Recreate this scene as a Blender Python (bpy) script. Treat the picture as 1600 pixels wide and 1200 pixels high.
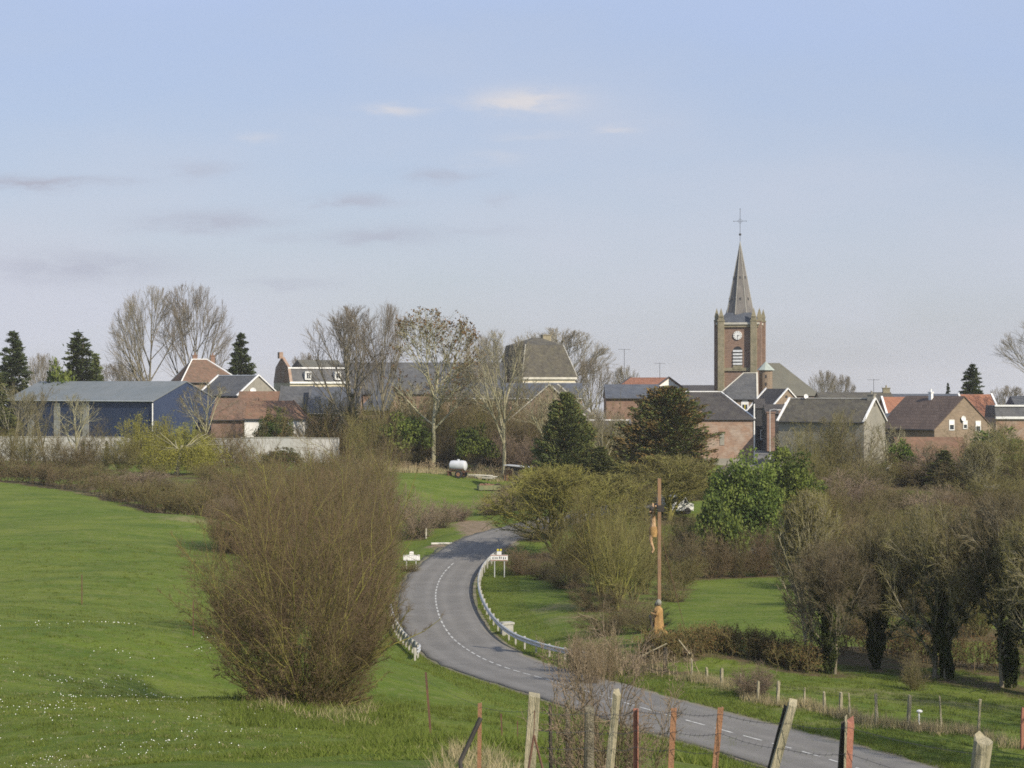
import bpy, math, random
import numpy as np
from mathutils import Matrix, Vector
for o in list(bpy.data.objects): bpy.data.objects.remove(o)
S = bpy.context.scene; COL = S.collection
R = math.radians
# ------------------------------------------------------------------ camera
F = 3000.0                                   # focal length in photo pixels (1600 wide)
cam_d = bpy.data.cameras.new('camera'); cam = bpy.data.objects.new('camera', cam_d); COL.objects.link(cam)
cam_d.sensor_width = 36; cam_d.lens = 36*F/1600; cam_d.clip_start = .1; cam_d.clip_end = 6000
cam.location = (0, 0, 0); cam.rotation_euler = (R(90), 0, 0); S.camera = cam
# ------------------------------------------------------------------ sky and sun
SUN_EL, SUN_AZ = 35.0, 137.0                 # azimuth from +Y towards +X
W = bpy.data.worlds.new('World'); S.world = W; W.use_nodes = True
nt = W.node_tree; N = nt.nodes; L = nt.links
for n in list(N): N.remove(n)
def wn(t, **k):
    n = N.new(t)
    for a, v in k.items(): setattr(n, a, v)
    return n
def wm(op, a, b=None, c=None, clamp=False):
    n = N.new('ShaderNodeMath'); n.operation = op; n.use_clamp = clamp
    for i, v in enumerate((a, b, c)):
        if v is None: continue
        if isinstance(v, (int, float)): n.inputs[i].default_value = v
        else: L.new(v, n.inputs[i])
    return n.outputs[0]
sky = wn('ShaderNodeTexSky', sky_type='NISHITA', sun_disc=False, sun_elevation=R(SUN_EL), sun_rotation=R(SUN_AZ),
         air_density=1.0, dust_density=1.6, ozone_density=1.6, altitude=100)
tc = wn('ShaderNodeTexCoord'); sp = wn('ShaderNodeSeparateXYZ'); L.new(tc.outputs['Generated'], sp.inputs[0])
yy = wm('MAXIMUM', sp.outputs['Y'], .05)
U = wm('DIVIDE', sp.outputs['X'], yy); V = wm('DIVIDE', sp.outputs['Z'], yy)
cx = wn('ShaderNodeCombineXYZ'); L.new(U, cx.inputs[0]); L.new(wm('MULTIPLY', V, 3.2), cx.inputs[1])
nz = wn('ShaderNodeTexNoise'); nz.inputs['Scale'].default_value = 26; nz.inputs['Detail'].default_value = 6; nz.inputs['Roughness'].default_value = .62
L.new(cx.outputs[0], nz.inputs['Vector'])
nz2 = wn('ShaderNodeTexNoise'); nz2.inputs['Scale'].default_value = 3.2; nz2.inputs['Detail'].default_value = 5
L.new(cx.outputs[0], nz2.inputs['Vector'])
Uw = wm('ADD', U, wm('MULTIPLY', wm('SUBTRACT', nz.outputs[0], .5), .05)); Vw = wm('ADD', V, wm('MULTIPLY', wm('SUBTRACT', nz.outputs[0], .5), .016))
bright = None; dark = None
CL = [(822,158,80,19,1.1,0),(622,170,48,9,.75,0),(965,203,28,9,.5,0),(402,215,30,9,.35,0),(770,245,45,9,.3,0),(835,213,60,7,.2,0),
      (60,285,120,10,1.0,1),(190,283,45,6,.4,1),(310,265,60,11,.45,1),(690,274,62,11,.6,1),(556,314,64,9,.75,1),(775,313,26,10,.3,1),
      (330,345,110,15,.75,1),(300,352,60,10,.5,1),(600,368,85,14,.7,1),(740,358,90,9,.25,1),(130,415,150,24,.7,1),(440,445,80,9,.5,1),(455,370,50,9,.25,1)]
for (px, py, w, h, s, kk) in CL:
    a = wm('DIVIDE', wm('SUBTRACT', Uw, (px-800)/F), w/F); b = wm('DIVIDE', wm('SUBTRACT', Vw, (600-py)/F), h/F)
    r2 = wm('ADD', wm('MULTIPLY', a, a), wm('MULTIPLY', b, b))
    m = wm('MULTIPLY', wm('EXPONENT', wm('MULTIPLY', r2, -1.1)), s)
    if kk: dark = m if dark is None else wm('MAXIMUM', dark, m)
    else: bright = m if bright is None else wm('MAXIMUM', bright, m)
tex = wm('MULTIPLY_ADD', nz.outputs[0], 3.6, -.85, clamp=True)
def wmix(f, a, b):
    n = N.new('ShaderNodeMix'); n.data_type = 'RGBA'
    if isinstance(f, (int, float)): n.inputs['Factor'].default_value = f
    else: L.new(f, n.inputs['Factor'])
    for k, v in ((6, a), (7, b)):
        if isinstance(v, tuple): n.inputs[k].default_value = v
        else: L.new(v, n.inputs[k])
    return n.outputs[2]
SKYK = 1.0
# pale veil of thin high cloud, denser towards the horizon
elev = wm('POWER', wm('MULTIPLY', V, 5.0, clamp=True), 1.35)
veil = wm('ADD', wm('MULTIPLY_ADD', elev, -.5, .86), wm('MULTIPLY_ADD', nz2.outputs[0], 1.5, -.75), clamp=True)
base = wmix(veil, sky.outputs[0], (5.35, 5.55, 6.25, 1))
topb = wmix(wm('MULTIPLY', elev, wm('MULTIPLY_ADD', nz2.outputs[0], -1.6, 1.62, clamp=True)), base, (3.95, 4.9, 7.05, 1))
c1 = wmix(wm('MULTIPLY', dark, wm('MULTIPLY', tex, 1.0)) if dark else 0.0, topb, (3.9, 4.1, 4.95, 1))
c2 = wmix(wm('MULTIPLY', bright, tex), c1, (6.1, 6.0, 6.3, 1))
bg = wn('ShaderNodeBackground'); bg.inputs['Strength'].default_value = .094
out = wn('ShaderNodeOutputWorld'); L.new(c2, bg.inputs[0]); L.new(bg.outputs[0], out.inputs[0])
sd = bpy.data.lights.new('sun', 'SUN'); sd.energy = 4.8; sd.angle = R(.6); sd.color = (1, .90, .74)
sun = bpy.data.objects.new('sun', sd); COL.objects.link(sun)
sv = Vector((math.sin(R(SUN_AZ))*math.cos(R(SUN_EL)), math.cos(R(SUN_AZ))*math.cos(R(SUN_EL)), math.sin(R(SUN_EL))))
sun.rotation_euler = sv.to_track_quat('Z', 'Y').to_euler(); sun.location = (60, -40, 60)
S.view_settings.view_transform = 'Standard'; S.view_settings.look = 'None'; S.view_settings.exposure = 0.29; S.view_settings.gamma = 1
S.render.engine = 'CYCLES'
cy = S.cycles; cy.max_bounces = 4; cy.diffuse_bounces = 2; cy.glossy_bounces = 2; cy.transmission_bounces = 2; cy.use_denoising = False
cy.filter_width = 1.7
# ------------------------------------------------------------------ helpers
def X(px, d): return (px-800)*d/F
def Z(py, d): return (600-py)*d/F
def P(px, py, d): return (X(px, d), d, Z(py, d))
def tag(o, label=None, cat=None, group=None, kind=None):
    if label: o['label'] = label
    if cat: o['category'] = cat
    if group: o['group'] = group
    if kind: o['kind'] = kind
    return o
def _chk():
    for o in bpy.data.objects:
        l = o.get('label')
        if l and not 4 <= len(l.replace('-', ' ').split()) <= 16: print('LONG', len(l.split()), l)
def empty(name, loc=(0, 0, 0), rz=0.0, scale=(1, 1, 1)):
    o = bpy.data.objects.new(name, None); COL.objects.link(o); o.empty_display_size = .3
    o.location = loc; o.rotation_euler = (0, 0, rz); o.scale = scale; return o
def link(name, me, parent=None, loc=(0, 0, 0), rz=0.0, scale=(1, 1, 1)):
    o = bpy.data.objects.new(name, me); COL.objects.link(o); o.parent = parent
    o.location = loc; o.rotation_euler = (0, 0, rz); o.scale = scale; return o
def np_mesh(name, Vt, Fc, mats, midx=None, smooth=False):
    """Vt (n,3); Fc list of int arrays (m,k), k may differ"""
    me = bpy.data.meshes.new(name)
    if isinstance(Fc, np.ndarray): Fc = [Fc]
    Fc = [f for f in Fc if len(f)]
    loops = np.concatenate([f.ravel() for f in Fc]).astype(np.int32)
    tot = np.concatenate([np.full(len(f), f.shape[1], np.int32) for f in Fc])
    start = np.concatenate([[0], np.cumsum(tot)[:-1]]).astype(np.int32)
    me.vertices.add(len(Vt)); me.vertices.foreach_set('co', np.ascontiguousarray(Vt, np.float32).ravel())
    me.loops.add(len(loops)); me.loops.foreach_set('vertex_index', loops)
    me.polygons.add(len(tot)); me.polygons.foreach_set('loop_start', start); me.polygons.foreach_set('loop_total', tot)
    if midx is not None: me.polygons.foreach_set('material_index', np.ascontiguousarray(midx, np.int32))
    if smooth: me.polygons.foreach_set('use_smooth', np.ones(len(tot), bool))
    for m in (mats if isinstance(mats, (list, tuple)) else [mats]): me.materials.append(m)
    me.update(calc_edges=True); return me
class MB:
    def __init__(s): s.v = []; s.f = []
    def add(s, vs, fs, M=None):
        b = len(s.v)
        s.v += [tuple(M @ Vector(p)) if M is not None else tuple(p) for p in vs]
        s.f += [tuple(b+i for i in f) for f in fs]; return s
    def box(s, c, d, M=None, rz=0.0, rx=0.0, ry=0.0):
        x, y, z = d[0]/2, d[1]/2, d[2]/2
        vs = [(-x,-y,-z),(x,-y,-z),(x,y,-z),(-x,y,-z),(-x,-y,z),(x,-y,z),(x,y,z),(-x,y,z)]
        T = Matrix.Translation(c) @ Matrix.Rotation(rz, 4, 'Z') @ Matrix.Rotation(ry, 4, 'Y') @ Matrix.Rotation(rx, 4, 'X')
        if M is not None: T = M @ T
        return s.add(vs, [(0,3,2,1),(4,5,6,7),(0,1,5,4),(1,2,6,5),(2,3,7,6),(3,0,4,7)], T)
    def tube(s, pts, rad, n=8, M=None, cap=True):
        pts = [Vector(p) for p in pts]; rad = [rad]*len(pts) if isinstance(rad, (int, float)) else rad
        vs = []; k = len(pts)
        for i, p in enumerate(pts):
            t = (pts[min(i+1, k-1)]-pts[max(i-1, 0)]).normalized()
            a = t.cross(Vector((0, 0, 1))) if abs(t.z) < .9 else t.cross(Vector((1, 0, 0)))
            a.normalize(); b = t.cross(a)
            for j in range(n):
                an = 2*math.pi*j/n; vs.append(p+a*math.cos(an)*rad[i]+b*math.sin(an)*rad[i])
        fs = [(i*n+j, i*n+(j+1) % n, (i+1)*n+(j+1) % n, (i+1)*n+j) for i in range(k-1) for j in range(n)]
        if cap: fs += [tuple(range(n))[::-1], tuple((k-1)*n+j for j in range(n))]
        return s.add(vs, fs, M)
    def lathe(s, prof, n=16, M=None, sx=1.0, sy=1.0):
        vs = [(r*math.cos(2*math.pi*j/n)*sx, r*math.sin(2*math.pi*j/n)*sy, z) for r, z in prof for j in range(n)]
        k = len(prof)
        fs = [(i*n+j, i*n+(j+1) % n, (i+1)*n+(j+1) % n, (i+1)*n+j) for i in range(k-1) for j in range(n)]
        fs += [tuple(range(n))[::-1], tuple((k-1)*n+j for j in range(n))]
        return s.add(vs, fs, M)
    def ball(s, c, r, n=10, sc=(1, 1, 1)):
        prof = [(max(.001, r*math.sin(math.pi*i/n)), -r*math.cos(math.pi*i/n)) for i in range(n+1)]
        return s.lathe(prof, n+2, Matrix.Translation(c) @ Matrix.Diagonal((*sc, 1)))
    def prism(s, poly, y0, y1, M=None):        # poly in (x,z), extruded along y
        n = len(poly); vs = [(x, y0, z) for x, z in poly]+[(x, y1, z) for x, z in poly]
        fs = [tuple(range(n)), tuple(range(n, 2*n))[::-1]]+[(i, i+n, (i+1) % n+n, (i+1) % n) for i in range(n)]
        return s.add(vs, fs, M)
    def mesh(s, name, mat, smooth=False):
        me = bpy.data.meshes.new(name); me.from_pydata(s.v, [], s.f)
        for m in (mat if isinstance(mat, (list, tuple)) else [mat]): me.materials.append(m)
        if smooth:
            me.polygons.foreach_set('use_smooth', [True]*len(me.polygons))
            try: me.set_sharp_from_angle(angle=R(40))
            except Exception: pass
        me.update(); return me
    def build(s, name, mat, parent=None, loc=(0, 0, 0), rz=0.0, smooth=False): return link(name, s.mesh(name, mat, smooth), parent, loc, rz)
# ------------------------------------------------------------------ materials
def mat(name, c1, c2=None, scale=1.0, rough=.85, bump=0.0, c3=None, s3=6.0, a3=.5, spec=.25, metal=0.0, stretch=None, coord='Object', bscale=None, objrand=0.0,
        translucent=0.0, brick=None, thr=(.35, .65), backlit=None):
    m = bpy.data.materials.new(name); m.use_nodes = True; t = m.node_tree; b = t.nodes['Principled BSDF']
    b.inputs['Roughness'].default_value = rough; b.inputs['Metallic'].default_value = metal
    b.inputs['Specular IOR Level'].default_value = spec
    tcn = t.nodes.new('ShaderNodeTexCoord'); vec = tcn.outputs[coord]
    if stretch:
        mp = t.nodes.new('ShaderNodeMapping'); mp.inputs['Scale'].default_value = stretch; t.links.new(vec, mp.inputs[0]); vec = mp.outputs[0]
    def noise(sc, det=5):
        n = t.nodes.new('ShaderNodeTexNoise'); n.inputs['Scale'].default_value = sc; n.inputs['Detail'].default_value = det
        n.inputs['Roughness'].default_value = .6; t.links.new(vec, n.inputs['Vector']); return n.outputs[0]
    def ramp(o, lo, hi):
        r = t.nodes.new('ShaderNodeMapRange'); r.inputs[1].default_value = lo; r.inputs[2].default_value = hi; t.links.new(o, r.inputs[0]); return r.outputs[0]
    def mixc(f, a, bb):
        n = t.nodes.new('ShaderNodeMix'); n.data_type = 'RGBA'
        if isinstance(f, float): n.inputs[0].default_value = f
        else: t.links.new(f, n.inputs[0])
        for k, v in ((6, a), (7, bb)):
            if isinstance(v, tuple): n.inputs[k].default_value = (*v[:3], 1)
            else: t.links.new(v, n.inputs[k])
        return n.outputs[2]
    col = c1
    if c2: col = mixc(ramp(noise(scale), *thr), c1, c2)
    if c3:
        f = ramp(noise(s3), .45, .7); mu = t.nodes.new('ShaderNodeMath'); mu.operation = 'MULTIPLY'; mu.inputs[1].default_value = a3
        t.links.new(f, mu.inputs[0]); col = mixc(mu.outputs[0], col, c3)
    if brick:
        bt = t.nodes.new('ShaderNodeTexBrick'); bt.inputs['Scale'].default_value = 1; bt.inputs['Brick Width'].default_value = brick[0]; bt.inputs['Row Height'].default_value = brick[1]
        bt.inputs['Mortar Size'].default_value = brick[2]; bt.inputs['Color1'].default_value = (1, 1, 1, 1); bt.inputs['Color2'].default_value = (.72, .72, .74, 1); bt.inputs['Mortar'].default_value = (brick[3],)*3+(1,)
        # map x+y -> u, z -> v
        s1 = t.nodes.new('ShaderNodeSeparateXYZ'); t.links.new(tcn.outputs['Object'], s1.inputs[0]); ad = t.nodes.new('ShaderNodeMath'); ad.operation = 'ADD'
        t.links.new(s1.outputs[0], ad.inputs[0]); t.links.new(s1.outputs[1], ad.inputs[1]); cb = t.nodes.new('ShaderNodeCombineXYZ'); t.links.new(ad.outputs[0], cb.inputs[0]); t.links.new(s1.outputs[2], cb.inputs[1])
        t.links.new(cb.outputs[0], bt.inputs['Vector'])
        mm = t.nodes.new('ShaderNodeMix'); mm.data_type = 'RGBA'; mm.blend_type = 'MULTIPLY'; mm.inputs[0].default_value = 1
        if isinstance(col, tuple): mm.inputs[6].default_value = (*col[:3], 1)
        else: t.links.new(col, mm.inputs[6])
        t.links.new(bt.outputs[0], mm.inputs[7]); col = mm.outputs[2]
    if objrand:
        oi = t.nodes.new('ShaderNodeObjectInfo'); hs = t.nodes.new('ShaderNodeHueSaturation')
        for inp, a, c in ((2, 1-objrand, 1+objrand), (0, .5-objrand*.06, .5+objrand*.06)):
            r = t.nodes.new('ShaderNodeMapRange'); r.inputs[3].default_value = a; r.inputs[4].default_value = c; t.links.new(oi.outputs['Random'], r.inputs[0]); t.links.new(r.outputs[0], hs.inputs[inp])
        if isinstance(col, tuple): hs.inputs[4].default_value = (*col[:3], 1)
        else: t.links.new(col, hs.inputs[4])
        col = hs.outputs[0]
    if isinstance(col, tuple): b.inputs['Base Color'].default_value = (*col[:3], 1)
    else: t.links.new(col, b.inputs['Base Color'])
    if bump:
        bn = t.nodes.new('ShaderNodeBump'); bn.inputs['Strength'].default_value = bump; bn.inputs['Distance'].default_value = .1
        t.links.new(noise(bscale or scale*6, 6), bn.inputs['Height']); t.links.new(bn.outputs[0], b.inputs['Normal'])
    if translucent:
        tr = t.nodes.new('ShaderNodeBsdfTranslucent'); mx = t.nodes.new('ShaderNodeMixShader'); mx.inputs[0].default_value = translucent
        if isinstance(col, tuple): tr.inputs[0].default_value = (*col[:3], 1)
        else: t.links.new(col, tr.inputs[0])
        t.links.new(b.outputs[0], mx.inputs[1]); t.links.new(tr.outputs[0], mx.inputs[2]); t.links.new(mx.outputs[0], t.nodes['Material Output'].inputs[0])
    return m
M = {}
M['asphalt'] = mat('asphalt', (.150,.143,.132), (.180,.172,.160), .35, .9, .25, c3=(.13,.128,.124), s3=1.3, a3=.5, bscale=60)
M['shoulder'] = mat('gravel shoulder', (.20,.165,.125), (.13,.14,.07), 1.2, .95, .4, bscale=30)
M['paint'] = mat('road paint', (.55,.55,.52), (.27,.27,.26), 5, .7)
M['dirt'] = mat('dirt', (.25,.19,.14), (.17,.14,.09), .8, .95, .4, bscale=12)
M['brick'] = mat('brick', (.27,.165,.12), (.22,.145,.11), .5, .9, .15, c3=(.36,.26,.2), s3=1.1, a3=.45, brick=(.44,.15,.02,.8))
M['brick_pale'] = mat('worn brick', (.36,.235,.165), (.31,.22,.165), .45, .9, .2, c3=(.44,.36,.29), s3=.9, a3=.8, brick=(.44,.15,.02,.85))
M['brick_brown'] = mat('brown brick', (.27,.205,.145), (.225,.175,.125), .7, .9, .15, c3=(.28,.22,.16), s3=2, brick=(.44,.15,.02,.85))
M['brick_church'] = mat('church brick', (.285,.188,.142), (.235,.165,.128), .35, .9, .15, c3=(.29,.21,.16), s3=1.2, a3=.5, brick=(.5,.2,.02,.85))
M['stone'] = mat('mossy stone', (.30,.26,.18), (.21,.19,.125), 1.0, .9, .2, c3=(.12,.12,.08), s3=2.5, a3=.5)
M['stone_pale'] = mat('pale stone', (.55,.53,.47), (.42,.4,.34), 1.5, .85)
M['render_grey'] = mat('grey render', (.29,.27,.225), (.23,.22,.185), .4, .9, .1, c3=(.17,.165,.14), s3=1.5, a3=.6)
M['render_cream'] = mat('cream render', (.56,.50,.37), (.44,.4,.3), .8, .9)
M['render_white'] = mat('white render', (.74,.73,.70), (.62,.61,.58), .6, .85)
M['shade_dark'] = mat('dark shade tone', (.028,.03,.033), (.045,.045,.048), 1, .8)  # near-black stand-in for shade on the street fronts and in openings
M['render_pink'] = mat('pink render', (.45,.22,.18), (.36,.2,.16), .7, .9)
M['slate'] = mat('slate', (.082,.086,.094), (.12,.12,.12), .5, .65, .1, c3=(.07,.075,.07), s3=2, brick=(.4,.28,.015,.75))
M['slate_blue'] = mat('blue slate', (.078,.088,.108), (.10,.108,.122), .6, .55, .1, brick=(.4,.28,.015,.8))
M['slate_brown'] = mat('mossy slate', (.105,.095,.075), (.075,.07,.06), .6, .8, .15, c3=(.15,.14,.09), s3=1.6, brick=(.4,.28,.015,.75))
M['slate_dark'] = mat('dark slate', (.05,.046,.046), (.07,.064,.06), .5, .7, .1, c3=(.085,.08,.065), s3=1.3, a3=.5, brick=(.4,.28,.015,.8))
M['slate_church'] = mat('church slate', (.125,.12,.095), (.10,.098,.08), .5, .75, .1, c3=(.10,.105,.085), s3=1.4)
M['tile_orange'] = mat('orange tiles', (.35,.155,.09), (.28,.13,.08), .6, .8, .15, c3=(.25,.13,.08), s3=3, brick=(.3,.3,.02,.8))
M['tile_brown'] = mat('brown tiles', (.21,.125,.085), (.155,.105,.075), .5, .85, .15, c3=(.12,.1,.07), s3=2, brick=(.3,.3,.02,.8))
M['tile_dark'] = mat('dark brown tiles', (.105,.078,.065), (.135,.10,.082), .7, .85, .15, brick=(.33,.36,.04,.65))
M['tile_rust'] = mat('rust tiles', (.22,.125,.08), (.175,.105,.07), .5, .85, .15, c3=(.16,.13,.08), s3=1.5, brick=(.3,.3,.02,.8))
M['blue_clad'] = mat('navy cladding', (.030,.045,.088), (.036,.052,.098), .5, .6)
M['grey_sheet'] = mat('grey sheet roof', (.135,.155,.165), (.165,.18,.185), .25, .6, c3=(.12,.13,.12), s3=1.2)
M['white'] = mat('white paint', (.78,.78,.76), (.66,.66,.64), 3, .6)
M['glass'] = mat('window glass', (.03,.035,.045), rough=.1, spec=.8)
M['frame'] = mat('window frame', (.74,.74,.72), rough=.5)
M['metal'] = mat('galvanised steel', (.56,.57,.57), (.44,.45,.45), 2, .5, metal=.25)
M['iron'] = mat('dark iron', (.06,.06,.065), rough=.6)
M['rust'] = mat('rusty steel', (.30,.165,.095), (.225,.125,.075), 9, .85, .3, c3=(.32,.15,.07), s3=30)
M['rust_red'] = mat('red oxide steel', (.36,.155,.105), (.27,.12,.085), 14, .7, .2, c3=(.42,.2,.14), s3=30)
M['rust_dark'] = mat('dark rusty steel', (.15,.08,.05), (.10,.06,.045), 9, .9, .2)
M['wood_grey'] = mat('weathered wood', (.44,.39,.27), (.30,.27,.18), 5, .9, .5, c3=(.13,.12,.07), s3=9, a3=.7, stretch=(3,3,.5), bscale=30)
M['wood_dark_and_shade'] = mat('dark wood and shade', (.045,.04,.032), (.08,.07,.05), 6, .9, .4, stretch=(3,3,.5))  # real dark wood, and the painted shade strips beside two near posts
M['bark_post'] = mat('barked post', (.33,.29,.20), (.13,.115,.08), 16, .95, .8, c3=(.45,.42,.33), s3=40)
M['wood_orange'] = mat('oiled oak', (.27,.16,.09), (.20,.125,.075), 2, .8, .4, c3=(.33,.24,.16), s3=5, stretch=(3,3,.4))
M['wood_robe'] = mat('carved ochre wood', (.42,.26,.10), (.30,.18,.075), 3, .85, .6, c3=(.17,.11,.06), s3=7)
M['skin_wood'] = mat('painted figure', (.58,.40,.24), (.36,.22,.11), 5, .75, .5, c3=(.2,.12,.07), s3=9)
M['black_wood_and_shade'] = mat('black wood and shade', (.03,.027,.025), (.05,.045,.04), 5, .8)  # black wood parts, and the slab painted as shade on the robed statue
M['head_cloth'] = mat('weathered grey wood', (.30,.29,.25), (.18,.18,.15), 8, .85)
M['concrete'] = mat('concrete', (.40,.39,.35), (.30,.29,.25), 2, .9, .3)
M['wall_white'] = mat('white yard wall', (.52,.51,.49), (.40,.40,.38), .35, .9, c3=(.30,.29,.26), s3=1.8, a3=.5, stretch=(1,1,.4))
M['tank'] = mat('tank paint', (.55,.57,.60), (.45,.47,.50), 1.5, .45, c3=(.45,.42,.38), s3=5, a3=.4)
M['rubber'] = mat('rubber', (.03,.03,.03), rough=.9)
M['green_box'] = mat('green painted crate', (.14,.17,.09), (.20,.19,.10), 3, .9)
M['yellow'] = mat('yellow plate', (.62,.52,.06), rough=.5)
M['black'] = mat('black lettering', (.05,.05,.06), rough=.6)
M['copper'] = mat('verdigris', (.35,.4,.36), (.28,.31,.28), 2, .6)
# vegetation
def vm(name, c1, c2, sc=.7, c3=None, obj=.14, **k): return mat(name, c1, c2, sc, .9, objrand=obj, c3=c3, spec=.1, thr=(.42,.6), **k)
M['bark_grey'] = vm('grey bark', (.21,.185,.135), (.15,.135,.095), .6, c3=(.26,.25,.15))
M['twig_grey'] = vm('grey twigs', (.25,.215,.17), (.18,.155,.12))
M['bark_pale'] = vm('pale trunk bark', (.36,.33,.22), (.27,.26,.15), 1.2, c3=(.2,.19,.12))
M['twig_brown'] = vm('brown twigs', (.155,.122,.070), (.128,.112,.052), .45)
M['twig_red'] = vm('reddish twigs', (.160,.116,.070), (.132,.104,.054), .5)
M['twig_pink'] = vm('pinkish twigs', (.235,.18,.13), (.195,.155,.10), .6)
M['twig_olive'] = vm('olive twigs', (.168,.155,.058), (.150,.126,.054), .5)
M['twig_moss'] = vm('mossy twigs', (.235,.225,.060), (.165,.150,.05), .8)
M['twig_dry'] = vm('dry stalks', (.36,.29,.185), (.27,.21,.13), 1.5)
M['leaf_dark'] = vm('dark needles', (.040,.058,.022), (.065,.080,.030), 1.2, translucent=.1)
M['leaf_mid'] = vm('needles', (.085,.105,.033), (.125,.135,.045), 1.2, translucent=.1)
M['leaf_tip'] = vm('brown needle tips', (.15,.095,.035), (.095,.07,.03), 2)
M['leaf_green'] = vm('laurel leaves', (.115,.155,.032), (.155,.185,.046), 1.2, translucent=.2)
M['leaf_green_b'] = vm('laurel leaves dark', (.052,.080,.020), (.080,.11,.028), 1.2, translucent=.2)
M['leaf_ivy'] = vm('ivy', (.028,.042,.014), (.060,.070,.022), 1.5)
M['leaf_yellow'] = vm('willow leaves', (.32,.31,.055), (.24,.24,.045), 1.2, translucent=.25)
M['leaf_brown'] = vm('dead leaves', (.15,.085,.04), (.10,.07,.035), 1.5)
M['leaf_hedge'] = vm('hedge leaves', (.085,.09,.035), (.11,.085,.04), 1.0)
M['blade'] = vm('grass blades', (.145,.188,.035), (.108,.145,.026), .3, c3=(.20,.19,.07), obj=0, translucent=.3, coord='Object')
M['blade_dry'] = vm('dry grass', (.40,.33,.20), (.28,.25,.13), .8, obj=0, translucent=.2)
M['daisy'] = mat('petals', (.85,.85,.80), rough=.8)
# ------------------------------------------------------------------ road line and terrain
ctrl = [(1860,1420,52),(1700,1335,56.5),(1500,1255,62.5),(1294,1186,70.5),(1130,1141,76),(1007,1107,80.5),(870,1066,91),(790,1043,99),(740,1021,107),(703,992,117),(684,955,128),(682,920,141),
        (698,890,153),(735,860,163),(775,838,170),(830,823,175.5),(900,806,181),(985,789,188),(1075,765,202),(1140,742,220),(1190,716,240),(1208,703,262),(1212,692,290),(1214,680,330)]
cp = np.array([P(*c) for c in ctrl])
def catmull(p, step=.5):
    q = np.vstack([2*p[0]-p[1], p, 2*p[-1]-p[-2]]); o = []
    for i in range(1, len(q)-2):
        n = max(2, int(np.linalg.norm(q[i+1]-q[i])/step)); t = np.linspace(0, 1, n, endpoint=False)[:, None]
        a, b, c, d = q[i-1:i+3]
        o.append(.5*((2*b)+(-a+c)*t+(2*a-5*b+4*c-d)*t*t+(-a+3*b-3*c+d)*t**3))
    o.append(p[-1:]); return np.vstack(o)
RD = catmull(cp); 
tg = np.gradient(RD, axis=0); tg[:, 2] = 0; tg /= np.linalg.norm(tg, axis=1)[:, None]
RN = np.stack([tg[:, 1], -tg[:, 0], tg[:, 2]*0], 1)             # points to the right of travel (away from camera)
RS = np.concatenate([[0], np.cumsum(np.linalg.norm(np.diff(RD, axis=0), axis=1))])
HW = 2.62
gp = [(480,1135,51),(600,1168,42),(390,1122,54),(300,1130,50),(560,1136,56),(120,1140,48),(400,1200,34),(0,1200,42),(200,1200,38),(600,1190,31),(668,1162,30),(752,1218,20),(0,1100,56),(200,1100,56),(302,995,81),(128,945,97),(0,900,110),(0,820,145),(0,752,190),
      (160,778,175),(320,808,150),(320,900,112),(400,1080,72),(480,1112,66),(590,1150,50),(690,1180,36),(640,1100,60),(720,1135,58),(640,1050,84),(600,1010,100),(560,960,110),(560,900,130),(900,1190,52),(800,1175,52),(800,1190,40),
      (1150,1098,82.5),(1081,1065,89),(1328,1125,79),(1529,1150,76),(1597,1172,73),(1300,1060,95),(1500,1085,92),(1620,1092,92),(1100,1045,97),(1030,1005,100),(1100,985,112),(1100,922,140),
      (1240,930,135),(1400,900,150),(1500,960,120),(1400,1000,112),(800,915,140),(850,962,122),(880,990,112),(900,940,130),(960,960,122),(640,880,158),(610,860,170),(560,860,160),(650,832,176),(700,802,192),(700,745,212),(620,738,217),
      (780,760,212),(560,728,224),(400,722,233),(200,722,233),(0,722,233),(-200,722,233),(100,738,212),(300,745,200),(450,760,190),(830,765,210),(1000,800,183),(1150,880,160),(1240,860,165),(1300,800,182),(1500,800,182),(1620,765,200),
      (1500,715,218),(1350,733,222),(1100,735,230),(1000,722,235),(900,722,235),(-300,1200,45),(-300,900,110),(1900,1150,80),(1900,800,180)]
gx = [P(*g) for g in gp]+[(0,0,-1.7),(-6,0,-1.8),(6,0,-2),(-25,0,-4),(25,0,-4),(0,-25,-1),(-25,-25,-2),(25,-25,-2),(3.2,13,-3.6),(.2,14,-3.75),(-1.2,16,-3.7),(6,14,-4.0),(8,40,-9.3),(10,28,-6.9),(20,40,-11),(3,40,-8.8),(5,55,-11.4),(-8,20,-4.6),
      (0,300,-8.6),(-80,300,-8.6),(80,300,-8.4),(-60,260,-9),(0,260,-8.9),(60,260,-8.9),(120,260,-9),(-120,260,-9),(0,420,-8.5),(150,420,-9),(-150,420,-9),(0,700,-11),(300,700,-12),(-300,700,-12),(0,1500,-16),(400,1500,-16),(-400,1500,-16),
      (250,200,-12),(-250,200,-10),(-200,60,-9),(200,60,-14)]
gx = np.array(gx, float)
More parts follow.
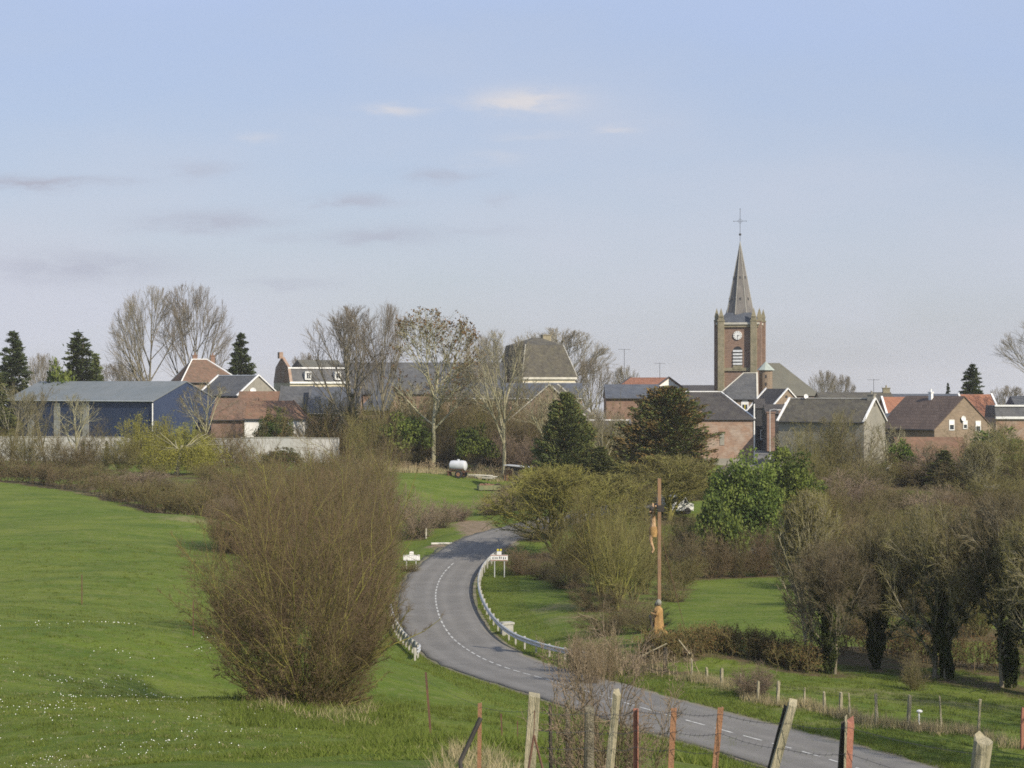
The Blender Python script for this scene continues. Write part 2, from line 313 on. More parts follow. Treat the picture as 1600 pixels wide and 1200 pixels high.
# road samples are data too
ri = np.arange(0, len(RD), 14); gx = np.vstack([gx, RD[ri]])
CQ = 5.0
def phi(r2): return np.sqrt(r2+CQ*CQ)
D2 = ((gx[:, None, :2]-gx[None, :, :2])**2).sum(-1)
nA = len(gx); A = np.zeros((nA+1, nA+1)); A[:nA, :nA] = phi(D2)-np.eye(nA)*.15; A[:nA, nA] = 1; A[nA, :nA] = 1
wts = np.linalg.solve(A, np.concatenate([gx[:, 2], [0]]))
def road_dist(xy):
    dm = np.empty(len(xy)); im = np.empty(len(xy), int)
    for a in range(0, len(xy), 4000):
        q = ((xy[a:a+4000, None, :]-RD[None, ::2, :2])**2).sum(-1); k = q.argmin(1); dm[a:a+4000] = np.sqrt(q[np.arange(len(k)), k]); im[a:a+4000] = k*2
    return dm, np.minimum(im, len(RD)-1)
def sstep(x): x = np.clip(x, 0, 1); return x*x*(3-2*x)
def gz(x, y, lumps=True):
    x = np.atleast_1d(np.asarray(x, float)); y = np.atleast_1d(np.asarray(y, float)); xy = np.stack([x, y], 1)
    z = np.empty(len(x))
    for a in range(0, len(x), 20000):
        q = ((xy[a:a+20000, None, :]-gx[None, :, :2])**2).sum(-1); z[a:a+20000] = phi(q) @ wts[:nA]+wts[nA]
    if lumps:
        z += .10*np.sin(x*.55+1.3*np.sin(y*.21))*np.sin(y*.33+.7)+.05*np.sin(x*1.7+y*.9)*np.sin(y*1.3-x*.4)
    dr, ir = road_dist(xy)
    w = 1-sstep((dr-HW-.7)/4.0); zr = RD[ir, 2]-.13+sstep((dr-HW)/.6)*.10
    return z*(1-w)+zr*w
def g1(x, y): return float(gz(x, y)[0])
def G(px, d): return g1(X(px, d), d)
def ghit(px, py, d0=25, d1=300):           # terrain point seen at a photo pixel
    ds = np.arange(d0, d1, .5); zz = gz((px-800)*ds/F, ds); s = (600-py)*ds/F
    k = np.where(s <= zz)[0]; d = ds[k[0]] if len(k) else d1
    return (X(px, d), d, g1(X(px, d), d))
# ------------------------------------------------------------------ plant generators
def nrm(a): return a/np.maximum(np.linalg.norm(a, axis=-1, keepdims=True), 1e-9)
def paths(p0, d0, ln, ns, rng, wander=.15, up=0.0, out=0.0):
    n = len(p0); P_ = np.empty((n, ns+1, 3)); P_[:, 0] = p0; d = nrm(d0.copy())
    for i in range(ns):
        d = d+rng.normal(0, wander, (n, 3)); d[:, 2] += up; 
        if out: d[:, :2] += out*nrm(P_[:, i, :2]+1e-6)
        d = nrm(d); P_[:, i+1] = P_[:, i]+d*(ln/ns)[:, None]
    return P_
def children(Pp, rad, ln, k, rng, t0=.3, t1=1.0, ang=(.5, .9), lr=(.4, .7), taper=.5, rr=.6):
    n, s1, _ = Pp.shape; ns = s1-1
    t = t0+(t1-t0)*((np.arange(k)[None]+rng.random((n, k)))/k); idx = np.minimum((t*ns).astype(int), ns-1); fr = t*ns-idx
    I = np.arange(n)[:, None]; a = Pp[I, idx]; b = Pp[I, idx+1]; pos = a+(b-a)*fr[..., None]; d = nrm(b-a)
    r = rng.normal(size=d.shape); r = nrm(r-(r*d).sum(-1, keepdims=True)*d); an = rng.uniform(*ang, (n, k))[..., None]
    cd = d*np.cos(an)+r*np.sin(an); cl = ln[:, None]*rng.uniform(*lr, (n, k))*(1-taper*t); cr = rad[:, None]*(1-.75*t)*rr
    return pos.reshape(-1, 3), cd.reshape(-1, 3), cl.ravel(), np.maximum(cr.ravel(), .0)
def tubes(Pp, r0, r1, k=3):
    n, s1, _ = Pp.shape; t = nrm(np.gradient(Pp, axis=1)); ref = np.where(np.abs(t[..., 2:3]) > .9, np.array([1., 0, 0]), np.array([0, 0, 1.]))
    a = nrm(np.cross(t, ref)); b = np.cross(t, a); f = np.linspace(0, 1, s1)[None, :]
    r = (r0[:, None]*(1-f)+r1[:, None]*f)[..., None]
    Vt = np.stack([Pp+a*math.cos(2*math.pi*j/k)*r+b*math.sin(2*math.pi*j/k)*r for j in range(k)], 2)     # n,s1,k,3
    base = (np.arange(n)[:, None, None]*s1+np.arange(s1-1)[None, :, None])*k; j = np.arange(k)[None, None]; j2 = (j+1) % k
    Fq = np.stack([base+j, base+j2, base+k+j2, base+k+j], -1).reshape(-1, 4)
    return Vt.reshape(-1, 3), Fq
class Acc:
    def __init__(s): s.v = []; s.f = []; s.m = []; s.n = 0
    def add(s, Vt, Fq, mi=0): s.v.append(Vt); s.f.append(Fq+s.n); s.m.append(np.full(len(Fq), mi)); s.n += len(Vt)
    def tube(s, Pp, r0, r1, k=3, mi=0): s.add(*tubes(Pp, r0, r1, k), mi)
    def leaves(s, c, size, rng, mi=0, asp=.6, flat=0.0, dirs=None):
        n = len(c); a = nrm(rng.normal(size=(n, 3))) if dirs is None else nrm(dirs+rng.normal(0, .35, (n, 3)))
        b = nrm(np.cross(a, rng.normal(size=(n, 3)))); sz = (size*rng.uniform(.6, 1.35, n))[:, None]; a = a*sz; b = b*sz*asp
        Vt = np.stack([c-a*.5, c+b*.5, c+a*.5, c-b*.5], 1).reshape(-1, 3); s.add(Vt, np.arange(4*n).reshape(-1, 4), mi)
    def mesh(s, name, mats):
        Vt = np.vstack(s.v); me = np_mesh(name, Vt, np.vstack(s.f), mats, np.concatenate(s.m))
        lo, hi = np.percentile(Vt, 1.5, axis=0), np.percentile(Vt, 98.5, axis=0); me['h'] = float(np.percentile(Vt[:, 2], 99.0)); me['w'] = float((hi[0]-lo[0]+hi[1]-lo[1])/2); return me
def reach(p, d, c, R3):
    q = (p-c)/R3; u = d/R3; A_ = (u*u).sum(-1); B_ = (q*u).sum(-1); C_ = (q*q).sum(-1)-1; D_ = np.maximum(B_*B_-A_*C_, 0); return np.maximum((-B_+np.sqrt(D_))/A_, .25)
def shrub_mesh(name, seed, H=4., Rr=2., stems=34, nb=8, nt=6, ntt=2, spread=1.1, rs=.03, rt=.009, mats=None, wander=.10, up=.03, base=.25, leaf=None, k3=3):
    """many stems fanning out of one stool, twigs on twigs; indices 0 = stem, 1 = twig"""
    rng = np.random.default_rng(seed); a = Acc()
    th = np.sqrt(rng.random(stems))*spread; ph = rng.random(stems)*2*np.pi
    d = np.stack([np.sin(th)*np.cos(ph), np.sin(th)*np.sin(ph), np.cos(th)], 1)
    cE = np.array([0, 0, H*.52]); RE = np.array([Rr, Rr, H*.5])
    p0 = np.stack([np.cos(ph)*base*rng.random(stems), np.sin(ph)*base*rng.random(stems), np.full(stems, -.15)], 1)*np.array([1, 1, 1])
    pp = p0.copy(); pp[:, 2] = H*.06; ln = reach(pp, nrm(d+np.array([0, 0, up*2.5])), cE, RE)*rng.uniform(.62, .98, stems)
    s0 = paths(p0, d, ln, 7, rng, wander, up); r = rs*rng.uniform(.5, 1.2, stems); a.tube(s0, r, r*.25, 4, 0)
    p, dd, l, rr = children(s0, r, ln, nb, rng, .12, 1, (.35, .85), (.35, .62), .4); l = np.minimum(l, reach(p, dd, cE, RE)*rng.uniform(.8, 1.1, len(l))); s1 = paths(p, dd, l, 4, rng, .16, up); rr = np.maximum(rr, rt*1.3); a.tube(s1, rr, rr*.4, 3, 0)
    p, dd, l2, r2 = children(s1, rr, l, nt, rng, .15, 1, (.4, .9), (.35, .7), .4); s2 = paths(p, dd, l2, 3, rng, .18, up); a.tube(s2, np.full(len(l2), rt), np.full(len(l2), rt*.4), k3, 1)
    if ntt:
        p, dd, l3, r3 = children(s2, np.full(len(l2), rt), l2, ntt, rng, .2, 1, (.4, .9), (.4, .8), .3); s3 = paths(p, dd, l3, 2, rng, .2, up); a.tube(s3, np.full(len(l3), rt*.75), np.full(len(l3), rt*.3), 3, 1); s2 = s3
    if leaf:
        n, sz, mi = leaf; pts = s2.reshape(-1, 3); sel = rng.choice(len(pts), min(n, len(pts)), replace=False); a.leaves(pts[sel]+rng.normal(0, .04, (len(sel), 3)), sz, rng, mi)
    return a.mesh(name, mats or [M['twig_brown'], M['twig_brown']])
def tree_mesh(name, seed, H=14., Rr=5., trunk=.3, fork=.25, limbs=9, nb=8, nc=7, nt=5, rt=.014, lean=.0, mats=None, rise=.08, ang=(.25, .75), leaf=None, trunks=1, sepx=0., trunk_r=None, wander=.1, nseg=9, drop=0.0, ivy=0, bside=.25, ca=(.35, .8)):
    """bare broadleaf tree -> (trunk mesh, crown mesh)"""
    rng = np.random.default_rng(seed); T = Acc(); C = Acc(); tr = trunk_r or H*.018
    p0 = np.zeros((trunks, 3)); p0[:, 0] = (np.arange(trunks)-(trunks-1)/2)*sepx; p0[:, 2] = -.3
    d0 = np.stack([rng.normal(lean, .06, trunks), rng.normal(0, .05, trunks), np.ones(trunks)], 1)
    tl = np.full(trunks, H*.78); tp = paths(p0, d0, tl, nseg, rng, .045, .05); trr = np.full(trunks, tr)
    T.tube(tp, trr, trr*.22, 8, 0)
    p, d, l, r = children(tp, trr, tl, limbs, rng, fork, .97, ang, (.6, .85), .45, .62)
    # limb length so that the crown fills an ellipsoid
    cE = np.array([0, 0, H*(fork*.7+.5)]); RE = np.array([Rr, Rr, H*(.5-fork*.35)*1.0]); dq = nrm(d+np.array([0, 0, rise*3])); l = reach(p, dq, cE, RE)*rng.uniform(.82, 1.0, len(l))
    s0 = paths(p, d, l, 6, rng, wander, rise, -drop); T.tube(s0, r, r*.3, 6, 0)
    p, d, l1, r1 = children(s0, r, l, nb, rng, bside, 1, ca, (.42, .7), .35); l1 = np.minimum(l1, reach(p, d, cE, RE*1.03)); s1 = paths(p, d, l1, 5, rng, wander*1.2, rise*.8); r1 = np.maximum(r1, rt*1.8); C.tube(s1, r1, r1*.4, 4, 0)
    p, d, l2, r2 = children(s1, r1, l1, nc, rng, .15, 1, ca, (.45, .7), .35); l2 = np.minimum(l2, reach(p, d, cE, RE*1.05)*1.1); s2 = paths(p, d, l2, 4, rng, wander*1.4, rise*.7); r2 = np.maximum(r2*.8, rt*1.2); C.tube(s2, r2, r2*.5, 3, 0)
    if nt:
        p, d, l3, r3 = children(s2, r2, l2, nt, rng, .15, 1, ca, (.4, .75), .35); s3 = paths(p, d, l3, 3, rng, wander*1.5, rise*.6); C.tube(s3, np.full(len(l3), rt), np.full(len(l3), rt*.4), 3, 1)
    else: s3 = s2
    if leaf:
        n, sz, mi = leaf; q = s3[:, -1]; sel = rng.choice(len(q), min(n, len(q)), replace=False)
        for _ in range(3): C.leaves(q[sel]+rng.normal(0, sz*.4, (len(sel), 3)), sz, rng, mi, .8)
    if ivy:
        n = ivy; zz = rng.random(n)**1.1*H*.5; an = rng.random(n)*2*np.pi; ti = np.clip(zz/(H*.8)*nseg, 0, nseg-.01); k = ti.astype(int); bp = tp[0, k]+(tp[0, k+1]-tp[0, k])*(ti-k)[:, None]
        rad = (tr*1.1+.62*rng.random(n)*(.5+.5*np.sin(zz*2.1+an*2)))*np.clip(.55+zz/(H*.28), .5, 1.35)*np.clip(2.1-zz/(H*.25), .35, 1)*(.8+.45*np.sin(zz*1.3+seed)*np.sin(an+zz*.7))
        T.leaves(bp+np.stack([np.cos(an)*rad, np.sin(an)*rad, rng.normal(0, .1, n)], 1), .16, rng, 1, .9)
        n = n if trunks == 2 else 200; sel = rng.integers(0, len(s0), n//2); kk = rng.integers(0, 4, n//2); T.leaves(s0[sel, kk]+rng.normal(0, .16, (n//2, 3)), .16, rng, 1, .9)
    mt = mats or [M['bark_grey'], M['twig_grey']]
    a = T.mesh(name+' trunk', [mt[0]]+([M['leaf_ivy']] if ivy else [])); b = C.mesh(name+' crown', [mt[0] if len(mt) < 4 else mt[3], mt[1]]+([mt[2]] if len(mt) > 2 else []))
    b['h'] = float(max(b['h'], a['h'])); return a, b
def conifer_mesh(name, seed, H=12., Rr=3., mats=None, leaves=9000, lsz=.3, droop=-.12, tips=0.0, power=.9, lobes=1, nbr=190, bare=.06, ragged=.3):
    rng = np.random.default_rng(seed); T = Acc(); C = Acc()
    tp = paths(np.array([[0, 0, -.3]]), np.array([[0, 0, 1.]]), np.array([H*.99]), 8, rng, .015); T.tube(tp, np.array([H*.018]), np.array([.02]), 6)
    t = np.sort(rng.random(nbr)**.85)*(1-bare)+bare; env = Rr*(1-t)**power*rng.uniform(1-ragged, 1.1, nbr)+.15
    env *= np.clip((t-bare)/.10+.55, 0, 1)
    ph = rng.random(nbr)*2*np.pi; d = np.stack([np.cos(ph), np.sin(ph), .25+.5*t], 1); p0 = np.stack([t*0, t*0, t*H], 1)
    bp = paths(p0, d, env, 5, rng, .06, droop); T.tube(bp, np.full(nbr, .045), np.full(nbr, .01), 3)
    w = env/env.sum(); br = rng.choice(nbr, leaves, p=w); u = rng.random(leaves)**.6; k = np.minimum((u*5).astype(int), 4); q = bp[br, k]+(bp[br, k+1]-bp[br, k])*(u*5-k)[:, None]
    sp_ = (.10+.22*(1-u)*env[br])[:, None]; dirs = nrm(bp[br, 5]-bp[br, 0])
    off = rng.normal(size=(leaves, 3))*sp_*np.array([1, 1, .55]); c = q+off
    mi = (rng.random(leaves) < tips*np.clip(u*1.5-.3, 0, 1)*(.4+1.2*(np.sin(br*1.7) > 0))).astype(int)
    for m_ in (0, 1):
        s_ = mi == m_
        if s_.any(): C.leaves(c[s_], lsz, rng, m_, .38, dirs=dirs[s_]+np.array([0, 0, .15]))
    return T.mesh(name+' trunk', [M['bark_grey']]), C.mesh(name+' crown', mats or [M['leaf_dark'], M['leaf_tip']])
def leafy_mesh(name, seed, H=4., Rr=2., clumps=90, per=110, lsz=.17, mats=None, up=.0, stems=14, solid=.75, cz=.45, csz=.22):
    rng = np.random.default_rng(seed); a = Acc(); C = nrm(rng.normal(size=(clumps, 3))); C[:, 2] = np.abs(C[:, 2])*1.0-rng.random(clumps)*.55
    rad = rng.random(clumps)**.33*rng.uniform(.8, 1.05, clumps); cc = C*rad[:, None]*np.array([Rr, Rr, H*(1-cz)])*.88+np.array([0, 0, H*cz])
    cc[:, 2] = np.maximum(cc[:, 2], .15)
    sz = csz*Rr*rng.uniform(.7, 1.3, clumps); q = np.repeat(cc, per, 0)+nrm(rng.normal(size=(clumps*per, 3)))*(rng.random(clumps*per)**.4*np.repeat(sz, per))[:, None]*np.array([1, 1, .8])
    mi = np.repeat(rng.random(clumps) < .35, per).astype(int)
    for m_ in (0, 1): a.leaves(q[mi == m_], lsz, rng, m_, .6)
    n = stems; idx = rng.choice(clumps, n); d = nrm(cc[idx]); s0 = paths(np.zeros((n, 3)), d, np.linalg.norm(cc[idx], axis=1), 5, rng, .05); a.tube(s0, np.full(n, .04), np.full(n, .01), 4, 2)
    return a.mesh(name, (mats or [M['leaf_green'], M['leaf_green_b']])+[M['bark_grey']])
def weep_mesh(name, seed):
    rng = np.random.default_rng(seed); T = Acc(); C = Acc(); tp = paths(np.array([[0, 0, -.2]]), np.array([[.1, 0, 1.]]), np.array([3.6]), 5, rng, .05); T.tube(tp, np.array([.22]), np.array([.1]), 8)
    n = 26; ph = rng.random(n)*2*np.pi; d = np.stack([np.cos(ph), np.sin(ph), rng.uniform(.25, 1.1, n)], 1); s0 = paths(np.repeat(tp[:, -2], n, 0), d, rng.uniform(2.2, 3.4, n), 6, rng, .1, -.06); T.tube(s0, np.full(n, .06), np.full(n, .02), 4)
    p, dd, l, r = children(s0, np.full(n, .03), np.full(n, 4.), 26, rng, .2, 1, (.5, 1.1), (.45, .9), .1); dd[:, 2] = -.2; s1 = paths(p, dd, np.minimum(l, p[:, 2]*.95), 6, rng, .05, -.5); C.tube(s1, np.full(len(l), .012), np.full(len(l), .006), 3)
    q = s1[:, 1:].reshape(-1, 3); q = np.repeat(q, 4, 0)+rng.normal(0, .1, (len(q)*4, 3)); C.leaves(q, .14, rng, 1, .35, dirs=np.tile([[0, 0, -1.]], (len(q), 1)))
    return T.mesh(name+' trunk', [M['bark_pale']]), C.mesh(name+' crown', [M['twig_moss'], M['leaf_yellow']])
LIT = []                                      # (x, y, r) litter spots on the ground
def put_tree(meshes, name, px, d, top, wpx, label, cat='tree', group=None, rz=None, py=None, sy=None, sink=0.0, lit=.35):
    if py is not None: x, y, z = ghit(px, py)
    else: x, y = X(px, d), d; z = g1(x, y)
    h = Z(top, y)-z+sink; wm_ = wpx*y/F
    single = not isinstance(meshes, tuple); me = meshes if single else meshes[1]
    sc = (wm_/me['w'], wm_/me['w'], h/me['h']); rz = random.uniform(0, 6.28) if rz is None else rz
    if single: o = link(name, me, None, (x, y, z-sink), rz, sc)
    else:
        o = empty(name, (x, y, z-sink), rz, sc); link('trunk', meshes[0], o); link('crown', meshes[1], o)
    tag(o, label, cat, group)
    if lit: LIT.append((x, y, wm_*lit))
    return o
random.seed(5)
# ================================================================== SETTING: ground, road
def axis(segs):
    o = []
    for a, b, s in segs: o += list(np.arange(a, b, s))
    return np.array(o+[segs[-1][1]])
ax = axis([(-3000,-600,300),(-600,-150,30),(-150,-60,5),(-60,62,1.0),(62,150,5),(150,600,30),(600,3000,300)])
ay = axis([(-60,-10,10),(-10,20,2),(20,245,1.0),(245,330,4),(330,700,30),(700,5200,300)])
GX, GY = np.meshgrid(ax, ay); gxy = np.stack([GX.ravel(), GY.ravel()], 1)
far_ = np.hypot(gxy[:, 0]/600, (gxy[:, 1]-120)/1500); GZ = gz(gxy[:, 0], gxy[:, 1]); k_ = sstep((far_-1)/.8); GZ = GZ*(1-k_)+(-18)*k_-np.maximum(gxy[:, 1]-360, 0)*.035
nx_, ny_ = len(ax), len(ay); ii = (np.arange(ny_-1)[:, None]*nx_+np.arange(nx_-1)[None]).ravel()
ground_V = np.column_stack([gxy, GZ]); ground_me = np_mesh('ground', ground_V, np.stack([ii, ii+1, ii+nx_+1, ii+nx_], 1), [], smooth=True)
gm = bpy.data.materials.new('meadow'); gm.use_nodes = True; t = gm.node_tree; b = t.nodes['Principled BSDF']; b.inputs['Roughness'].default_value = 1; b.inputs['Specular IOR Level'].default_value = .08
def gn(sc, det=6, st=None, rough=.6):
    tcn = t.nodes.new('ShaderNodeTexCoord'); mp = t.nodes.new('ShaderNodeMapping'); mp.inputs['Scale'].default_value = st or (1, 1, 1); t.links.new(tcn.outputs['Object'], mp.inputs[0])
    n = t.nodes.new('ShaderNodeTexNoise'); n.inputs['Scale'].default_value = sc; n.inputs['Detail'].default_value = det; n.inputs['Roughness'].default_value = rough; t.links.new(mp.outputs[0], n.inputs['Vector']); return n.outputs[0]
def gr(o, lo, hi, a=0., c=1.):
    r = t.nodes.new('ShaderNodeMapRange'); r.inputs[1].default_value = lo; r.inputs[2].default_value = hi; r.inputs[3].default_value = a; r.inputs[4].default_value = c; t.links.new(o, r.inputs[0]); return r.outputs[0]
def gx_(f, a, bb):
    n = t.nodes.new('ShaderNodeMix'); n.data_type = 'RGBA'; t.links.new(f, n.inputs[0])
    for k, v in ((6, a), (7, bb)):
        if isinstance(v, tuple): n.inputs[k].default_value = (*v, 1)
        else: t.links.new(v, n.inputs[k])
    return n.outputs[2]
def gmul(a, c):
    n = t.nodes.new('ShaderNodeMath'); n.operation = 'MULTIPLY'; t.links.new(a, n.inputs[0])
    if isinstance(c, float): n.inputs[1].default_value = c
    else: t.links.new(c, n.inputs[1])
    return n.outputs[0]
c = gx_(gr(gn(.06, 5), .38, .62), (.104,.148,.022), (.135,.165,.032))
c = gx_(gr(gn(.5, 6, (.35, 1, 1)), .40, .66), c, (.072,.112,.019))
c = gx_(gmul(gr(gn(2.2, 5), .50, .70), .75), c, (.155,.165,.062))
c = gx_(gmul(gr(gn(7, 4), .50, .72), .6), c, (.058,.088,.018))
at = t.nodes.new('ShaderNodeAttribute'); at.attribute_name = 'cover'; sc_ = t.nodes.new('ShaderNodeSeparateColor'); t.links.new(at.outputs['Color'], sc_.inputs[0])
def edge(ch, sc=.9):                                   # ragged mask edge
    n = t.nodes.new('ShaderNodeMath'); n.operation = 'ADD'; t.links.new(sc_.outputs[ch], n.inputs[0]); t.links.new(gr(gn(sc, 6), 0, 1, -.45, .45), n.inputs[1]); return gr(n.outputs[0], .35, .65)
lit_c = gx_(gr(gn(1.6), .4, .6), (.115,.085,.050), (.085,.078,.038))
c = gx_(edge(0), c, lit_c)
dry_c = gx_(gr(gn(3), .4, .6), (.24,.20,.115), (.15,.155,.06))
c = gx_(gmul(edge(1), .75), c, dry_c)
dirt_c = gx_(gr(gn(2), .4, .6), (.23,.175,.125), (.16,.13,.085))
c = gx_(edge(2), c, dirt_c)
t.links.new(c, b.inputs['Base Color'])
bn = t.nodes.new('ShaderNodeBump'); bn.inputs['Strength'].default_value = .75; bn.inputs['Distance'].default_value = .12; t.links.new(gn(5, 8, rough=.7), bn.inputs['Height']); t.links.new(bn.outputs[0], b.inputs['Normal'])
ground_me.materials.append(gm)
tag(link('ground', ground_me), kind='structure')

def ribbon(i0, i1, o0, o1, dz, name, m, thick=0.0, st=2, wob=0.0, cross=16):
    idx = np.arange(i0, i1, st); rng = np.random.default_rng(3); n = len(idx)
    w0 = np.full(n, o0)+wob*np.interp(RS[idx], np.arange(0, RS[-1]+3, 1.5), rng.normal(0, 1, len(np.arange(0, RS[-1]+3, 1.5)))) if wob else np.full(n, o0)
    w1 = np.full(n, o1)+wob*np.interp(RS[idx], np.arange(0, RS[-1]+3, 1.5), rng.normal(0, 1, len(np.arange(0, RS[-1]+3, 1.5)))) if wob else np.full(n, o1)
    rows = []
    for k in range(cross+1):
        w = w0+(w1-w0)*k/cross; p = RD[idx]+RN[idx]*w[:, None]; p[:, 2] += dz-.02*np.abs(w)/HW; rows.append(p)
    if thick:
        a = rows[0].copy(); a[:, 2] -= thick; c_ = rows[-1].copy(); c_[:, 2] -= thick; rows = [a]+rows+[c_]
    kk = len(rows); Vt = np.stack(rows, 1).reshape(-1, 3); i_ = (np.arange(n-1)[:, None]*kk+np.arange(kk-1)[None]).ravel()
    me = np_mesh(name, Vt, np.stack([i_, i_+1, i_+kk+1, i_+kk], 1), m, smooth=False); cr = np.linspace(-1, 1, cross+1); cr = np.concatenate([[-1], cr, [1]]) if thick else cr
    at_ = me.attributes.new('across', 'FLOAT', 'POINT'); at_.data.foreach_set('value', np.tile(cr, n).astype(np.float32)); return link(name, me)
def wear(m):
    t = m.node_tree; b = t.nodes['Principled BSDF']; src = b.inputs['Base Color'].links[0].from_socket; a = t.nodes.new('ShaderNodeAttribute'); a.attribute_name = 'across'
    def mm(op, x, y):
        n = t.nodes.new('ShaderNodeMath'); n.operation = op
        for i, v in enumerate((x, y)):
            if isinstance(v, (int, float)): n.inputs[i].default_value = v
            else: t.links.new(v, n.inputs[i])
        return n.outputs[0]
    ab = mm('ABSOLUTE', a.outputs['Fac'], 0); tr = None
    for c_ in (.22, .72):
        d_ = mm('DIVIDE', mm('SUBTRACT', ab, c_), .10); g = mm('EXPONENT', mm('MULTIPLY', mm('MULTIPLY', d_, d_), -1), 0); tr = g if tr is None else mm('ADD', tr, g)
    f = mm('ADD', .93, mm('MULTIPLY', tr, .13)); e_ = mm('MULTIPLY', mm('MAXIMUM', mm('SUBTRACT', ab, .88), 0), 4.0)
    n1 = t.nodes.new('ShaderNodeVectorMath'); n1.operation = 'SCALE'; t.links.new(src, n1.inputs[0]); t.links.new(f, n1.inputs['Scale'])
    mx = t.nodes.new('ShaderNodeMix'); mx.data_type = 'RGBA'; t.links.new(e_, mx.inputs[0]); t.links.new(n1.outputs[0], mx.inputs[6]); mx.inputs[7].default_value = (.20, .175, .135, 1); t.links.new(mx.outputs[2], b.inputs['Base Color'])
wear(M['asphalt'])
tag(ribbon(0, len(RD), -HW, HW, 0, 'road', M['asphalt'], .3, wob=.07), kind='structure')
tag(ribbon(0, len(RD), -HW-.55, HW+.55, -.045, 'road_shoulder', M['shoulder'], .3, wob=.24), kind='structure')
s_of = lambda px, py, d: RS[np.argmin(((RD-np.array(P(px, py, d)))**2).sum(1))]
dash = MB(); s = 1.0; s_end = s_of(712, 880, 157)
while s < s_end:
    ss = np.linspace(s, s+1.15, 5); pr = [np.array([np.interp(v, RS, RD[:, k]) for k in range(3)]) for v in ss]; nr = [np.array([np.interp(v, RS, RN[:, k]) for k in range(3)]) for v in ss]
    w = .05; vs = []
    for p, n in zip(pr, nr): vs += [tuple(p-n*w+np.array([0, 0, .006])), tuple(p+n*w+np.array([0, 0, .006]))]
    dash.add(vs, [(2*i, 2*i+1, 2*i+3, 2*i+2) for i in range(4)]); s += 1.75
tag(dash.build('road_marking', M['paint']), kind='structure')
# farm track leaving the road on the left towards the tank field
trk = np.array([P(770, 842, 167), P(748, 832, 173), P(735, 822, 178), P(722, 812, 183)])
# ================================================================== guard rails
def guard_rail(name, s0, s1, off, side, label, flare=(0, 0), post_step=2.0, hh=.72):
    root = empty(name, tuple(np.array([np.interp(s0, RS, RD[:, k]) for k in range(3)]))); rx_, ry_, rz_ = root.location
    n = int((s1-s0)/.5); pts = []; nr = []
    for i in range(n+1):
        s = s0+(s1-s0)*i/n; p = np.array([np.interp(s, RS, RD[:, k]) for k in range(3)]); nn = np.array([np.interp(s, RS, RN[:, k]) for k in range(3)])*side
        e = off+flare[0]*max(0, 1-i/30)**1.5 if n > 60 else off+flare[0]*max(0, 1-i/6)**2; e += 0; e += flare[1]*max(0, 1-(n-i)/6)**2
        q = p+nn*e; q[2] -= .06; pts.append(q-np.array([rx_, ry_, rz_])); nr.append(nn)
    # W profile, thickness 2 cm, centred on the post line; local (outward from road, height)
    prof = [(.0,.34),(-.06,.38),(-.06,.43),(.0,.47),(.0,.52),(-.06,.56),(-.06,.61),(.0,.65)]
    rail = MB(); k = len(prof); vs = []
    for p, nn in zip(pts, nr):
        for (o, h) in prof: vs.append(tuple(p+nn*(o-.09)+np.array([0, 0, h+.10])))
        for (o, h) in prof: vs.append(tuple(p+nn*(o-.075)+np.array([0, 0, h+.10])))
    fs = []; K = 2*k
    for i in range(len(pts)-1):
        for j in range(k-1): fs += [(i*K+j, i*K+j+1, (i+1)*K+j+1, (i+1)*K+j), (i*K+k+j+1, i*K+k+j, (i+1)*K+k+j, (i+1)*K+k+j+1)]
        fs += [(i*K, (i+1)*K, (i+1)*K+k, i*K+k), (i*K+k-1, i*K+2*k-1, (i+1)*K+2*k-1, (i+1)*K+k-1)]
    rail.add(vs, fs); rail.build('rail', M['metal'], root)
    st = max(1, int(post_step/.5)); pm = None
    for i in range(0, len(pts), st):
        a = math.atan2(nr[i][1], nr[i][0])
        if pm is None:
            b_ = MB().box((.0, 0, .18), (.10, .055, 1.22)).box((-.055, 0, .62), (.04, .05, .3)); pm = b_.mesh('post', M['concrete'])
        link('post', pm, root, tuple(pts[i]), a)
    tag(root, label, 'guard rail')
sA = s_of(795, 985, 108)
guard_rail('guard_rail', s_of(812, 1049, 96.5), s_of(722, 872, 159), HW+.55, 1, 'long galvanised guard rail curving round the inner side of the road bend', flare=(1.3, 0), post_step=2.5)
guard_rail('guard_rail', s_of(748, 1029, 104), s_of(686, 962, 127), HW+.62, -1, 'short guard rail on the outer left side of the road bend, its end bent away', flare=(.55, 0), post_step=1.5)
x, y, z = ghit(792, 992)
o = MB().box((0,0,.2),(.62,.55,.9)).box((0,0,.69),(.74,.66,.12)).build('stone_block', M['concrete'], None, (x,y,z), R(25)); tag(o, 'squat grey concrete block just behind the curved guard rail', 'block')
